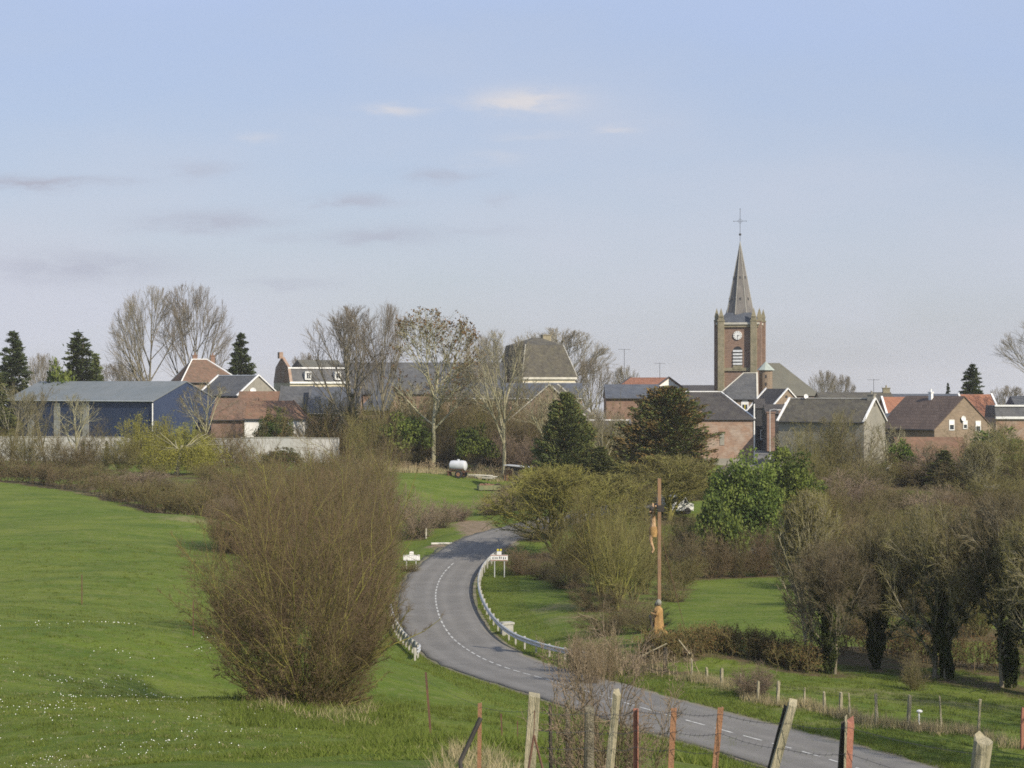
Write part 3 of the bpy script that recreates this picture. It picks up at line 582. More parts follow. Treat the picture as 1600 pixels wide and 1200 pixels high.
# ================================================================== road signs
def village_sign(px, d, wpx, top, label, front, name='town_sign'):
    x, y = X(px, d), d; z = g1(x, y); w = wpx*d/F; zt = Z(top, d)-z; r = empty(name, (x, y, z), R(-6 if front else 8))
    h = w*.34
    MB().box((0,0,zt-h/2),(w,.04,h)).build('board', M['white'], r)
    MB().box((0,-.024,zt-h+.04),(w*.98,.006,.05)).box((0,-.024,zt-.04),(w*.98,.006,.05)).build('border', M['rust_red'] if front else M['metal'], r)
    lt = MB(); rr = random.Random(4)
    xx = -w*.40
    while xx < w*.38:                        # lettering too blurred to read in the photograph: rows of dark strokes
        ww = rr.uniform(.05, .10)
        if front: lt.box((xx+ww/2, -.025, zt-h*.5+rr.uniform(-.03,.03)), (ww*.8, .008, h*rr.uniform(.25,.42)))
        else: lt.box((xx+ww/2, -.025, zt-h*.5), (.025, .008, h*.8))
        xx += ww+rr.uniform(.04, .09)
    lt.build('lettering', M['black'] if front else M['metal'], r)
    MB().box((.0,0,zt+.14),(w*.26,.035,.26)).build('top_plate', M['white'], r)
    if front:
        dm = MB(); dm.box((-.10,-.01,zt+.38),(.15,.03,.15),ry=R(45)).box((.13,-.01,zt+.38),(.15,.03,.15),ry=R(45)); dm.build('priority_plate', M['yellow'], r)
        MB().box((-w*.27,.05,zt*.5-.2),(.07,.06,zt+.4)).build('post', M['metal'], r); MB().box((w*.3,.05,zt*.5-.2),(.07,.06,zt+.4)).build('post', M['metal'], r)
    else:
        MB().box((w*.27,.05,zt*.5-.2),(.07,.06,zt+.4)).build('post', M['metal'], r); MB().box((-w*.3,.05,zt*.5-.2),(.07,.06,zt+.4)).build('post', M['metal'], r)
    tag(r, label, 'road sign')
village_sign(780, 148, 27, 867, 'white sign with small yellow plates on top, beyond the long guard rail', True)
village_sign(643, ghit(643, 891)[1], 26, 867, 'greyish white sign board above a dark little bush on the left verge', False)
x, y, z = ghit(690, 852); o = MB().tube([(-.9,0,.12),(.9,.1,.12)],.10,8).build('log', M['stone_pale'], None, (x,y,z), .1); tag(o, 'short pale log lying on the left verge above the road', 'log')
x, y, z = ghit(666, 843); o = MB().box((0,0,.35),(.12,.12,1.0)).add([(-.06,-.06,.85),(.06,-.06,.85),(.06,.06,.85),(-.06,.06,.85),(0,0,.95)],[(0,1,4),(1,2,4),(2,3,4),(3,0,4)]).build('marker_post', M['stone_pale'], None, (x,y,z)); tag(o, 'small white marker post at the foot of the brown hedge left of the road', 'post')
# ================================================================== field objects: tank, crate, log pile, shed
d = 214; x, y, z = X(716, d), d, G(716, d)
r = empty('tank_trailer', (x, y, z), R(-20))
tk = MB(); prof = [(.02,-1.0),(.35,-.97),(.55,-.85),(.6,-.6),(.6,.6),(.55,.85),(.35,.97),(.02,1.0)]
tk.lathe([(a*.98, b_*1.0) for a, b_ in prof], 20, Matrix.Translation((0,0,1.35)) @ Matrix.Rotation(R(90),4,'Y')); tk.lathe([(.16,0),(.16,.14),(.02,.16)],10,Matrix.Translation((0,0,1.92))); tk.build('tank', M['tank'], r, smooth=True)
fr = MB().box((0,-.45,.72),(2.4,.09,.12)).box((0,.45,.72),(2.4,.09,.12)).box((-.8,0,.72),(.08,.9,.1)).box((.8,0,.72),(.08,.9,.1)).box((1.7,0,.62),(1.1,.08,.08)).box((.7,-.45,1.0),(.08,.08,.5)).box((-.7,-.45,1.0),(.08,.08,.5)).box((-1.05,0,.35),(.1,1.0,.7)).box((0,-.58,.98),(1.5,.05,.08))
fr.tube([(.35,-.85,.42),(.35,.85,.42)],.05); fr.build('frame', M['rust_dark'], r)
for sy_ in (-.8, .8):
    w_ = MB().tube([(.35,sy_-.13,.42),(.35,sy_+.13,.42)],.42,18).build('wheel', M['rubber'], r); MB().tube([(.35,sy_-.145,.42),(.35,sy_+.145,.42)],.22,12).build('rim', M['rust'], w_)
tag(r, 'white water tank trailer on a rusty frame parked at the back of the small field', 'trailer')
d = 206; x, y, z = X(765, d), d, G(765, d); r = empty('feed_trough', (x, y, z), R(12))
b_ = MB(); b_.box((0,-.5,.30),(2.5,.06,.5)).box((0,.5,.30),(2.5,.06,.5)).box((-1.25,0,.30),(.06,1.0,.5)).box((1.25,0,.30),(.06,1.0,.5)).box((0,0,.1),(2.5,1,.06)); b_.build('box', M['green_box'], r)
MB().box((-1.0,0,-.05),(.12,1.1,.2)).box((1.0,0,-.05),(.12,1.1,.2)).build('skid', M['wood_dark_and_shade'], r); q = MB(); rr = random.Random(2)
for i in range(26): q.ball((rr.uniform(-1.1,1.1), rr.uniform(-.4,.4), .52+rr.uniform(-.05,.08)), .16, 5)
q.build('load', M['tile_rust'], r); tag(r, 'green wooden feed crate filled with rust-coloured rubble on the small field', 'crate')
d = 216; x, y, z = X(752, d), d, G(752, d); q = MB(); rr = random.Random(6)
for i in range(14):
    a = rr.uniform(-.25,.25); cxx = rr.uniform(-.9,.9); zz = .12+.14*(i//5); q.tube([(cxx-1.0,(i%5)*.22-.4,zz+rr.uniform(0,.1)),(cxx+1.0,(i%5)*.22-.4+a,zz)],rr.uniform(.05,.09),6)
tag(q.build('log_pile', M['stone_pale'], None, (x,y,z), R(-6)), 'low pile of pale cut branches between the tank trailer and the tree', 'log pile')
d = 216; x, y, z = X(806, d), d, G(806, d); r = empty('shed', (x, y, z), R(-25))
MB().box((-.95,0,.75),(1.0,.05,1.25)).build('side_panel', M['rust'], r); MB().box((.1,-.3,.8),(.55,.06,1.9)).build('door', M['wood_dark_and_shade'], r)
MB().box((.2,.3,1.85),(3.0,1.7,.07),ry=R(4)).build('roof', M['metal'], r)
for sx_, sy_ in ((-1.1,-.4),(1.4,-.4),(-1.1,.9),(1.4,.9)): MB().box((sx_,sy_,.85),(.1,.1,1.95)).build('post', M['wood_dark_and_shade'], r)
tag(r, 'small shed with a rusty red panel and flat sheet roof at the field edge', 'shed')
# ================================================================== calvary
d = 100.0; x, y = X(1031, d), d; z = Z(994, d)
r = empty('wayside_cross', (x, y, z), 0)
MB().box((0,.1,-.45),(1.5,1.5,.7)).box((0,.1,-.05),(1.15,1.15,.12)).build('plinth', M['concrete'], r)
H_ = Z(748, d)-z
MB().box((.0,.35,H_/2),(.17,.2,H_)).build('upright', M['wood_orange'], r)
zb = Z(793, d)-z
MB().box((-.02,.35,zb),(.20,2.3,.20)).build('crossbeam', M['black_wood_and_shade'], r)
MB().box((-.02,-.86,zb),(.34,.12,.34)).box((-.02,1.56,zb),(.30,.1,.30)).build('beam_end', M['black_wood_and_shade'], r)
MB().tube([(.1,.35,Z(868,d)-z+1.0),(X(1083,d)-x,1.0,-1.1)],.015,6).build('stay_cable', M['rust_dark'], r)
tag(r, 'tall brown wooden wayside cross with a guy cable, standing behind the hedge beyond the road', 'cross')
def skin_fig(name, verts, edges, rad, m, loc, rz, sub=2, parent=None):
    me = bpy.data.meshes.new(name); me.from_pydata(verts, edges, []); o = bpy.data.objects.new(name, me); COL.objects.link(o); o.location = loc; o.rotation_euler = (0,0,rz); o.parent = parent
    me.materials.append(m); sk = o.modifiers.new('skin', 'SKIN'); 
    for v, q in zip(me.skin_vertices[0].data, rad): v.radius = (q if isinstance(q, tuple) else (q, q))
    me.skin_vertices[0].data[0].use_root = True; ss_ = o.modifiers.new('sub', 'SUBSURF'); ss_.levels = sub; ss_.render_levels = sub; return o
# carved figure: arms along +-Y, facing -X
vs = [(0,0,0),(0,0,.22),(-.02,0,.45),(-.02,0,.58),(-.06,.02,.70),(-.07,.03,.80),(0,.22,.60),(.02,.50,.78),(.04,.80,.95),(.04,.90,1.0),(0,-.22,.60),(.02,-.50,.78),(.04,-.80,.95),(.04,-.90,1.0),(0,.10,-.06),(-.10,.10,-.45),(.02,.04,-.82),(-.06,.03,-.95),(0,-.10,-.06),(-.12,-.08,-.43),(.02,-.03,-.82),(-.06,-.03,-.95)]
es = [(0,1),(1,2),(2,3),(3,4),(4,5),(2,6),(6,7),(7,8),(8,9),(2,10),(10,11),(11,12),(12,13),(0,14),(14,15),(15,16),(16,17),(0,18),(18,19),(19,20),(20,21)]
rd_ = [(.15,.17),(.12,.15),(.14,.18),.065,.11,.09,.075,.055,.042,.045,.075,.055,.042,.045,.11,.075,.05,.045,.11,.075,.05,.045]
vs = [(a_*1.3, b__*1.12, c__*1.3) for a_, b__, c__ in vs]; rd_ = [(q[0]*1.25, q[1]*1.25) if isinstance(q, tuple) else q*1.25 for q in rd_]
fig = skin_fig('carved_figure', vs, es, rd_, M['skin_wood'], (x-.32, y+.35, Z(828,d)), 0)
cl = MB().lathe([(.21,-.38),(.25,-.15),(.23,.08),(.21,.15)],14,sx=.95,sy=1.08).build('loincloth', M['wood_robe'], fig, smooth=True)
hr_ = MB().ball((-.06,.02,1.04),.145,8,(1,.95,1.15)).build('hair', M['black_wood_and_shade'], fig, smooth=True)
tag(fig, 'carved wooden crucified figure hanging high on the left face of the wayside cross', 'statue')
st_ = empty('robed_statue', (x-.12, y-.42, z), 0)
ns_ = 22; prof = [(.42,.02),(.40,.12),(.30,.45),(.245,.85),(.23,1.15),(.25,1.35),(.235,1.48),(.13,1.58),(.08,1.62)]; vs = []
for rr_, zz in prof:
    for j in range(ns_):
        a = 2*math.pi*j/ns_; fold = 1+.13*math.cos(a*6+zz*2.0)*(1 if zz < 1.3 else .3); vs.append((rr_*fold*math.cos(a)*(1.0 if zz > .3 else 1.15)+(.10 if zz < .3 else 0), rr_*fold*math.sin(a)*.85, zz))
fs = [(i*ns_+j, i*ns_+(j+1) % ns_, (i+1)*ns_+(j+1) % ns_, (i+1)*ns_+j) for i in range(len(prof)-1) for j in range(ns_)]
MB().add(vs, fs+[tuple(range(ns_))[::-1], tuple((len(prof)-1)*ns_+j for j in range(ns_))]).build('robe', M['wood_robe'], st_, smooth=True)
hd = MB().ball((-.03,0,1.76),.125,10,(.95,.9,1.2)).ball((-.145,0,1.75),.025,6).build('head', M['head_cloth'], st_, smooth=True)
MB().ball((.03,0,1.80),.15,10,(.95,1.05,1.15)).build('veil', M['head_cloth'], hd, smooth=True)
MB().ball((-.15,0,1.70),.05,6,(1,1,1.8)).build('beard', M['black_wood_and_shade'], hd, smooth=True)
skin_fig('arm', [(0,-.24,1.42),(-.10,-.30,1.18),(-.30,-.10,1.22),(-.36,.0,1.27)], [(0,1),(1,2),(2,3)], [.10,.085,.07,.05], M['wood_robe'], (0,0,0), 0, 2, st_)
skin_fig('arm', [(0,.24,1.42),(-.10,.30,1.18),(-.30,.10,1.22),(-.36,.02,1.29)], [(0,1),(1,2),(2,3)], [.10,.085,.07,.05], M['wood_robe'], (0,0,0), 0, 2, st_)
MB().box((-.30,0,.55),(.10,.62,1.15),ry=R(-12)).build('shade_slab', M['black_wood_and_shade'], st_)  # dark slab added as the shade on the statue's left side
tag(st_, 'ochre robed statue with grey veil and dark shade slab at the foot of the cross', 'statue')
# ================================================================== buildings
def window(par, face, a, z, w, h, L_, W_, glass='glass', frame='frame', bars=1, arch=False, name='window'):
    """face: f (front -y), r (right +x), l (left -x); a is the coordinate along the face"""
    Mx = {'f': Matrix.Translation((a, -W_/2, z)), 'r': Matrix.Translation((L_/2, a, z)) @ Matrix.Rotation(R(90), 4, 'Z'), 'l': Matrix.Translation((-L_/2, a, z)) @ Matrix.Rotation(R(-90), 4, 'Z')}[face]
    f = .09; b_ = MB(); b_.box((-w/2+f/2,-.03,0),(f,.12,h),Mx).box((w/2-f/2,-.03,0),(f,.12,h),Mx).box((0,-.03,h/2-f/2),(w-2*f,.12,f),Mx).box((0,-.045,-h/2+f/2),(w-2*f,.15,f),Mx)
    for k in range(bars): b_.box((0 if bars == 1 else (-w/2+w*(k+1)/(bars+1)),-.028,0),(.06,.08,h-2*f),Mx)
    wd = b_.build(name, M[frame], par); MB().box((0,-.012,0),(w-2*f,.02,h-2*f),Mx).build('pane', M[glass], wd)
    return wd
def building(name, label, px, d, corner, rot, L_, W_, eave, ridge, zb, wall, roof, hipL=0., hipR=0., over=.25, verge=None, ridgecap=None, gutter='iron', chim=(), cat='house', t=.14, flat_top=0., group=None, gable_over=.12):
    """corner=(sx,sy) is the plan corner that stands at pixel px, distance d; eave/ridge/zb absolute heights"""
    a = R(rot); ox, oy = corner[0]*L_/2, corner[1]*W_/2; cx_, cy_ = X(px, d)-(ox*math.cos(a)-oy*math.sin(a)), d-(ox*math.sin(a)+oy*math.cos(a))
    r = empty(name, (cx_, cy_, zb), a); he, hr = eave-zb, ridge-zb; w2, l2 = W_/2, L_/2
    b_ = MB()
    if hipL or hipR or flat_top: 
        b_.box((0,0,he/2-.4),(L_,W_,he+.8))
        if not hipL: b_.add([(-l2,-w2,he),(-l2,w2,he),(-l2,0,hr),(-l2+.3,-w2,he),(-l2+.3,w2,he),(-l2+.3,0,hr)],[(0,2,1),(3,4,5),(0,3,5,2),(1,2,5,4)])
        if not hipR: b_.add([(l2,-w2,he),(l2,w2,he),(l2,0,hr),(l2-.3,-w2,he),(l2-.3,w2,he),(l2-.3,0,hr)],[(0,1,2),(3,5,4),(0,2,5,3),(1,4,5,2)])
    else:
        pl = [(-l2,-w2,-.8),(-l2,w2,-.8),(-l2,w2,he),(-l2,0,hr),(-l2,-w2,he)]; n = 5; vs = pl+[(l2, p[1], p[2]) for p in pl]
        b_.add(vs, [tuple(range(n))[::-1], tuple(range(n, 2*n))]+[(i, (i+1) % n, (i+1) % n+n, i+n) for i in range(n)])
    b_.build('wall', M[wall], r)
    s = (hr-he)/w2; o = over; ez = he-s*o+.02; gl = gable_over if not hipL else o; gr_ = gable_over if not hipR else o
    b_ = MB(); top = hr+t; et = ez+t
    if flat_top:
        ft = flat_top; vs = [(-l2-o,-w2-o,ez+t),(l2+o,-w2-o,ez+t),(l2+o,w2+o,ez+t),(-l2-o,w2+o,ez+t),(-l2+hipL,-ft,top),(l2-hipR,-ft,top),(l2-hipR,ft,top),(-l2+hipL,ft,top)]
        b_.add([(p[0],p[1],he+t) if i < 4 else p for i, p in enumerate(vs)], [(0,1,5,4),(1,2,6,5),(2,3,7,6),(3,0,4,7),(4,5,6,7),(3,2,1,0)])
        b_.box((0,0,he+t/2),(L_+2*o,W_+2*o,t-.01))
    else:
        vs = [(-l2-gl,-w2-o,et),(l2+gr_,-w2-o,et),(l2+gr_,w2+o,et),(-l2-gl,w2+o,et),(-l2-gl+(hipL+gl if hipL else 0),0,top),(l2+gr_-(hipR+gr_ if hipR else 0),0,top)]
        lo = [(p[0],p[1],p[2]-t+.01) for p in vs]
        b_.add(vs+lo, [(0,1,5,4),(2,3,4,5),(6,10,11,7),(8,11,10,9),(0,6,7,1),(2,8,9,3)]+([(1,2,5),(7,11,8),(1,7,8,2)] if hipR else [(1,5,11,7),(5,2,8,11)])+([(3,0,4),(9,10,6),(3,9,6,0)] if hipL else [(0,4,10,6),(4,3,9,10)]))
    rf = b_.build('roof', M[roof], r)
    if verge:
        ang = math.atan2(top-et, w2+o); ln = math.hypot(top-et, w2+o)
        for sx_, hp, ge in ((-1, hipL, gl), (1, hipR, gr_)):
            v_ = MB()
            for sy_ in (-1, 1):
                if hp:
                    p0 = Vector((sx_*(l2+ge), sy_*(w2+o), et+.03)); p1 = Vector((sx_*(l2-hp), 0, top+.03)); v_.tube([p0, p1], .09, 5)
                else: v_.box((sx_*(l2+ge-.07), sy_*(w2+o)/2, (top+et)/2+.05), (.26, ln+.1, .14), rx=-sy_*ang)
            v_.build('verge', M[verge], rf)
    if ridgecap: MB().box((((hipL and hipL+0)-(hipR and hipR+0))/2, 0, top+.02), (L_+gl*(not hipL)+gr_*(not hipR)-hipL-hipR, .24, .12)).build('ridge_cap', M[ridgecap], rf)
    if gutter: MB().tube([(-l2-gl,-w2-o-.06,et-t*.6),(l2+gr_,-w2-o-.06,et-t*.6)],.075,6).build('gutter', M[gutter], rf)
    for (cxx, cyy, hh, m_, sz) in chim:
        zc = hr-abs(cyy)*s; b_ = MB().box((cxx,cyy,zc+hh/2-.4),(sz,sz*.8,hh+.8)).box((cxx,cyy,zc+hh+.04),(sz+.14,sz*.8+.14,.12)); b_.tube([(cxx,cyy,zc+hh+.1),(cxx,cyy,zc+hh+.45)],.12,8); b_.build('chimney', M[m_], rf)
    tag(r, label, cat, group); return r, rf
def dish(par, p, rz, rr=.42):
    b_ = MB(); b_.lathe([(.02,.0),(rr*.5,.05),(rr,.15),(rr,.17),(rr*.5,.07),(.02,.02)],16,Matrix.Translation(p) @ Matrix.Rotation(rz,4,'Z') @ Matrix.Rotation(R(80),4,'X')); b_.tube([p,(p[0],p[1],p[2]-.5)],.03,6); return b_.build('satellite_dish', M['white'], par, smooth=True)
def antenna(par, p, h, rz=0.0, name='aerial'):
    b_ = MB().tube([p,(p[0],p[1],p[2]+h)],.035,5); c_, s_ = math.cos(rz), math.sin(rz); zt = p[2]+h
    b_.tube([(p[0]-c_*.9,p[1]-s_*.9,zt-.1),(p[0]+c_*.9,p[1]+s_*.9,zt-.1)],.022,5)
    for k in range(7):
        u = -.85+k*.28; b_.tube([(p[0]+c_*u-s_*.3,p[1]+s_*u+c_*.3,zt-.1),(p[0]+c_*u+s_*.3,p[1]+s_*u-c_*.3,zt-.1)],.014,4)
    return b_.build(name, M['iron'], par)
zb = -9.6
# --- left part of the village
r, rf = building('barn', 'long navy blue metal-clad farm barn with a pale grey sheet roof, far left', 240, 250, (1,-1), -32, 27, 12.6, -2.25, .25, -10, 'blue_clad', 'grey_sheet', over=.2, gutter='metal', cat='barn')
for a_ in (-8.8,-3.9,1.4):
    MB().box((a_, -6.32, 4.3), (1.15, .05, 6.2)).build('translucent_panel', M['concrete'], r)
MB().tube([(13.42,-6.42,7.5),(13.42,-6.42,.5)],.08,6).build('downpipe', M['white'], r)
r, rf = building('house', 'brown-tiled house with white ridge lines, between the navy barn and the pale gabled house', 322, 282, (0,0), 20, 8.5, 8.6, Z(597,282), Z(563,282), zb, 'brick_brown', 'tile_brown', hipR=4.2, hipL=2.2, verge='white', ridgecap='white', chim=((-1.6,.3,.9,'brick',.7),(1.0,.2,.8,'brick',.6)))
r, rf = building('house', 'slate-roofed house whose white-edged gable carries a satellite dish, left of centre', 372, 262, (1,-1), -40, 8.2, 7.4, Z(618,262), Z(588,262), zb, 'render_grey', 'slate', verge='white', ridgecap='white')
dish(r, (4.35,-1.2,Z(613,262)-zb+.2), R(60))
r, rf = building('outbuilding', 'low outbuilding with a long rust-orange tile roof in front of the satellite-dish house', 382, 243, (-1,-1), 3, 7.6, 6.0, Z(654,243), Z(628,243), zb, 'render_white', 'tile_rust', hipR=1.6, verge='tile_brown')
r, rf = building('outbuilding', 'small brown-tiled shed roof tucked behind the rust-orange roof', 372, 255, (-1,-1), 0, 5.2, 4.0, Z(627,255), Z(613,255), zb, 'brick', 'tile_rust')
r, rf = building('outbuilding', 'brown-tiled lean building against the right end of the navy barn', 330, 252, (-1,-1), -8, 5.4, 6.0, Z(655,252), Z(624,252), zb, 'brick', 'tile_brown', verge='tile_brown')
r, rf = building('barn', 'long brick barn under a dark blue-grey slate roof with a pale gutter, centre left', 482, 252, (-1,-1), 1, 6.6, 8.0, Z(645,252), Z(606,252), zb, 'brick_pale', 'slate_blue', gutter='stone_pale', verge='slate', hipL=.0, cat='barn')
# its roof runs on to the left over a sloping end
r, rf = building('barn', 'dark slate roofed wing with slanting left end, joined to the brick barn', 436, 254, (-1,-1), 1, 4.2, 8.2, Z(642,254), Z(605,254), zb, 'brick', 'slate', gutter='iron', verge='slate', cat='barn')
# mansard house
def mansard(label, px, d, corner, rot, L_, W_, zc, zk, ztop, zb, wall, lower, upper, inset=1.3, gable=None, cat='house', win=()):
    a = R(rot); ox, oy = corner[0]*L_/2, corner[1]*W_/2; cx_, cy_ = X(px, d)-(ox*math.cos(a)-oy*math.sin(a)), d-(ox*math.sin(a)+oy*math.cos(a)); r = empty('mansard_house', (cx_, cy_, zb), a)
    hc, hk, ht = zc-zb, zk-zb, ztop-zb; w2, l2 = W_/2, L_/2
    MB().box((0,0,hc/2-.4),(L_,W_,hc+.8)).build('wall', M[wall], r)
    if gable:
        MB().prism([(-w2-.1,hc-.01),(w2+.1,hc-.01),(w2-inset+.1,hk+.15),(0,ht+.45),(-w2+inset-.1,hk+.15)], 0, .45, Matrix.Translation((-l2-.02,0,0)) @ Matrix.Rotation(R(-90),4,'Z') ).build('gable_wall', M[gable], r)
        MB().box((-l2-.22,0,ht+.7),(.6,1.1,1.0)).build('chimney', M[gable], r)
    rf = MB().prism([(-w2,hc),(w2,hc),(w2-inset,hk),(-w2+inset,hk)], -l2+.02, l2, Matrix.Rotation(R(90),4,'Z')).build('lower_roof', M[lower], r)
    MB().box((0,-w2+inset-.1,hk),(L_,.3,.22)).box((0,-w2-.1,hc+.02),(L_+.1,.35,.3)).build('cornice', M['white'], r)
    MB().prism([(-w2+inset-.1,hk+.1),(w2-inset+.1,hk+.1),(0,ht)], -l2+.4, l2-2.5, Matrix.Rotation(R(90),4,'Z')).add([(l2-2.5,-w2+inset-.1,hk+.1),(l2-2.5,w2-inset+.1,hk+.1),(l2-2.5,0,ht),(l2+.02,-w2+inset-.1,hk+.1),(l2+.02,w2-inset+.1,hk+.1)],[(0,3,2),(1,2,4),(3,4,2),(0,1,4,3)]).build('upper_roof', M[upper], r)
    for (wx, ww, wh) in win:
        zz = (hc+hk)/2-.05; dm = MB().box((wx,-w2+.35,zz),(ww+.3,1.0,wh+.3)).build('dormer', M['white'], r); MB().box((wx,-w2-.18,zz),(ww*.7,.08,wh*.8)).build('pane', M['glass'], dm); MB().box((wx,-w2-.23,zz),(.07,.05,wh*.8)).build('glazing_bar', M['white'], dm)
    tag(r, label, cat); return r
mansard('mansard-roofed slate house with a brick gable and chimney at its left, centre left skyline', 453, 297, (-1,-1), 22, 9.6, 9.6, Z(598,300), Z(575,300), Z(562,300), zb, 'render_cream', 'slate', 'slate_church', gable='brick_pale', win=((-1.9,.7,1.0),(2.9,.7,1.0)))
r, rf = building('long_barn', 'very long barn with a plain grey slate roof behind the centre trees', 660, 305, (0,-1), 1, 26, 11, Z(615,305), Z(567,305), zb, 'brick', 'slate', over=.2, cat='barn')
r, rf = building('annex', 'pale grey-blue roofed annex low behind the ivy tree at centre left', 585, 262, (0,-1), -18, 4.4, 5, Z(640,262), Z(612,262), zb, 'brick_pale', 'slate_blue', hipL=1.5)
r, rf = building('outbuilding', 'low wide slate outbuilding with a white gutter behind the field trees', 795, 268, (0,-1), 0, 20.5, 6, Z(622,268), Z(600,268), zb, 'brick_pale', 'slate_blue', gutter='white')
# pavilion roof
r, rf = building('pavilion_house', 'tall square house with a steep truncated slate roof and cream cornice, centre skyline', 817, 305, (-1,-1), 25, 9.3, 9.3, Z(590,305), Z(540,305), zb, 'render_cream', 'slate_brown', hipL=.9, hipR=1.7, flat_top=3.7, over=.25, gutter=None)
MB().tube([(-4.9,-4.9,Z(590,305)-zb+.2),(-3.75,-3.7,Z(540,305)-zb+.2)],.09,5).tube([(4.9,-4.9,Z(590,305)-zb+.2),(2.95,-3.7,Z(540,305)-zb+.2)],.06,5).build('hip_flashing', M['stone_pale'], rf)
MB().box((-4.86,0,Z(590,305)-zb-.1),(.2,9.7,.35)).box((0,-4.86,Z(590,305)-zb-.1),(9.7,.2,.35)).box((0,-4.72,Z(597,305)-zb-.1),(9.5,.12,.2)).build('cornice', M['stone_pale'], r)
MB().add([(-3.7,-3.6,0),(2.9,-3.6,0),(2.9,3.6,0),(-3.7,3.6,0),(-.6,0,1.25),(.8,0,1.25)],[(0,1,5,4),(1,2,5),(2,3,4,5),(3,0,4),(3,2,1,0)],Matrix.Translation((0,0,Z(540,305)-zb+.15))).build('roof_cap', M['slate_brown'], rf)
MB().box((1.9,.4,Z(540,305)-zb+1.2),(1.5,.8,1.2)).box((1.9,.4,Z(540,305)-zb+1.85),(1.7,1.0,.12)).build('chimney', M['stone'], rf)
for k in (-3,-1,1,3): window(r, 'f', k, Z(612,305)-zb, 1.0, 1.7, 9.3, 9.3)
r, rf = building('barn', 'brown brick barn gable facing the valley, behind the two dark conifers', 925, 240, (0,-1), 90-8, 9, 9.6, Z(655,240), Z(603,240), zb, 'brick_brown', 'slate_brown', verge='stone_pale', cat='barn')
r, rf = building('outbuilding', 'long low outbuilding with a grey weathered roof below the brown barn gable', 938, 230, (0,-1), 3, 7.6, 5.5, Z(690,230), Z(659,230), zb-.4, 'render_grey', 'slate_brown', ridgecap='white', verge='slate')
r, rf = building('cottage', 'cottage with a smooth dark blue slate roof and brick wall left of the big conifer', 989, 272, (0,-1), 0, 7.6, 7.0, Z(622,272), Z(602,272), zb, 'brick', 'slate_blue')
window(r, 'f', 2.6, Z(627,272)-zb-.1, 1.2, .8, 7.6, 7.0)
antenna(r, (-1.0,.3,Z(606,272)-zb), 5.6, .4, 'mast')
r, rf = building('house', 'white-gabled house with an orange tile roof on the skyline left of the church', 1026, 305, (1,-1), -38, 7.4, 6.9, Z(605,305), Z(591,305), zb, 'render_white', 'tile_orange', verge='iron', over=.5)
antenna(r, (2.4,-.6,Z(592,305)-zb), 2.6, .1)
r, rf = building('low_house', 'low house with a thin dark roof just left of the church tower', 1092, 330, (0,-1), 0, 7, 6, Z(611,330), Z(603,330), zb, 'render_white', 'slate_dark')
# brick barn by the street
r, rf = building('brick_barn', 'large worn brick barn with dark roof and white corner trim beside the village street', 1178, 232, (1,-1), 0, 11.5, 8.0, Z(655,232), Z(614,232), zb-1.2, 'brick_pale', 'slate_dark', hipR=3.6, verge='white', ridgecap='white', gutter='iron', over=.15, cat='barn')
MB().box((5.79,-4.05,4.6),(.14,.16,7.6)).build('corner_trim', M['white'], r)
wd = MB().box((1.9,-4.02,Z(686,232)-zb+1.2),(.55,.06,1.5)).build('blocked_window', M['render_grey'], r); MB().box((1.9,-4.04,Z(676,232)-zb+1.25),(.8,.1,.14)).build('lintel', M['wood_dark_and_shade'], wd)
MB().box((0,-4.06,.7),(11.6,.1,2.2)).build('plinth', M['render_grey'], r)
MB().box((-1.6,-3.4,Z(649,232)-zb+1.2),(1.9,.5,1.1)).box((-1.6,-3.4,Z(643,232)-zb+1.2),(2.1,.7,.12)).build('parapet', M['brick_pale'], r)
antenna(rf, (2.6,-1.0,Z(628,232)-zb+1.2), 1.4, .2)
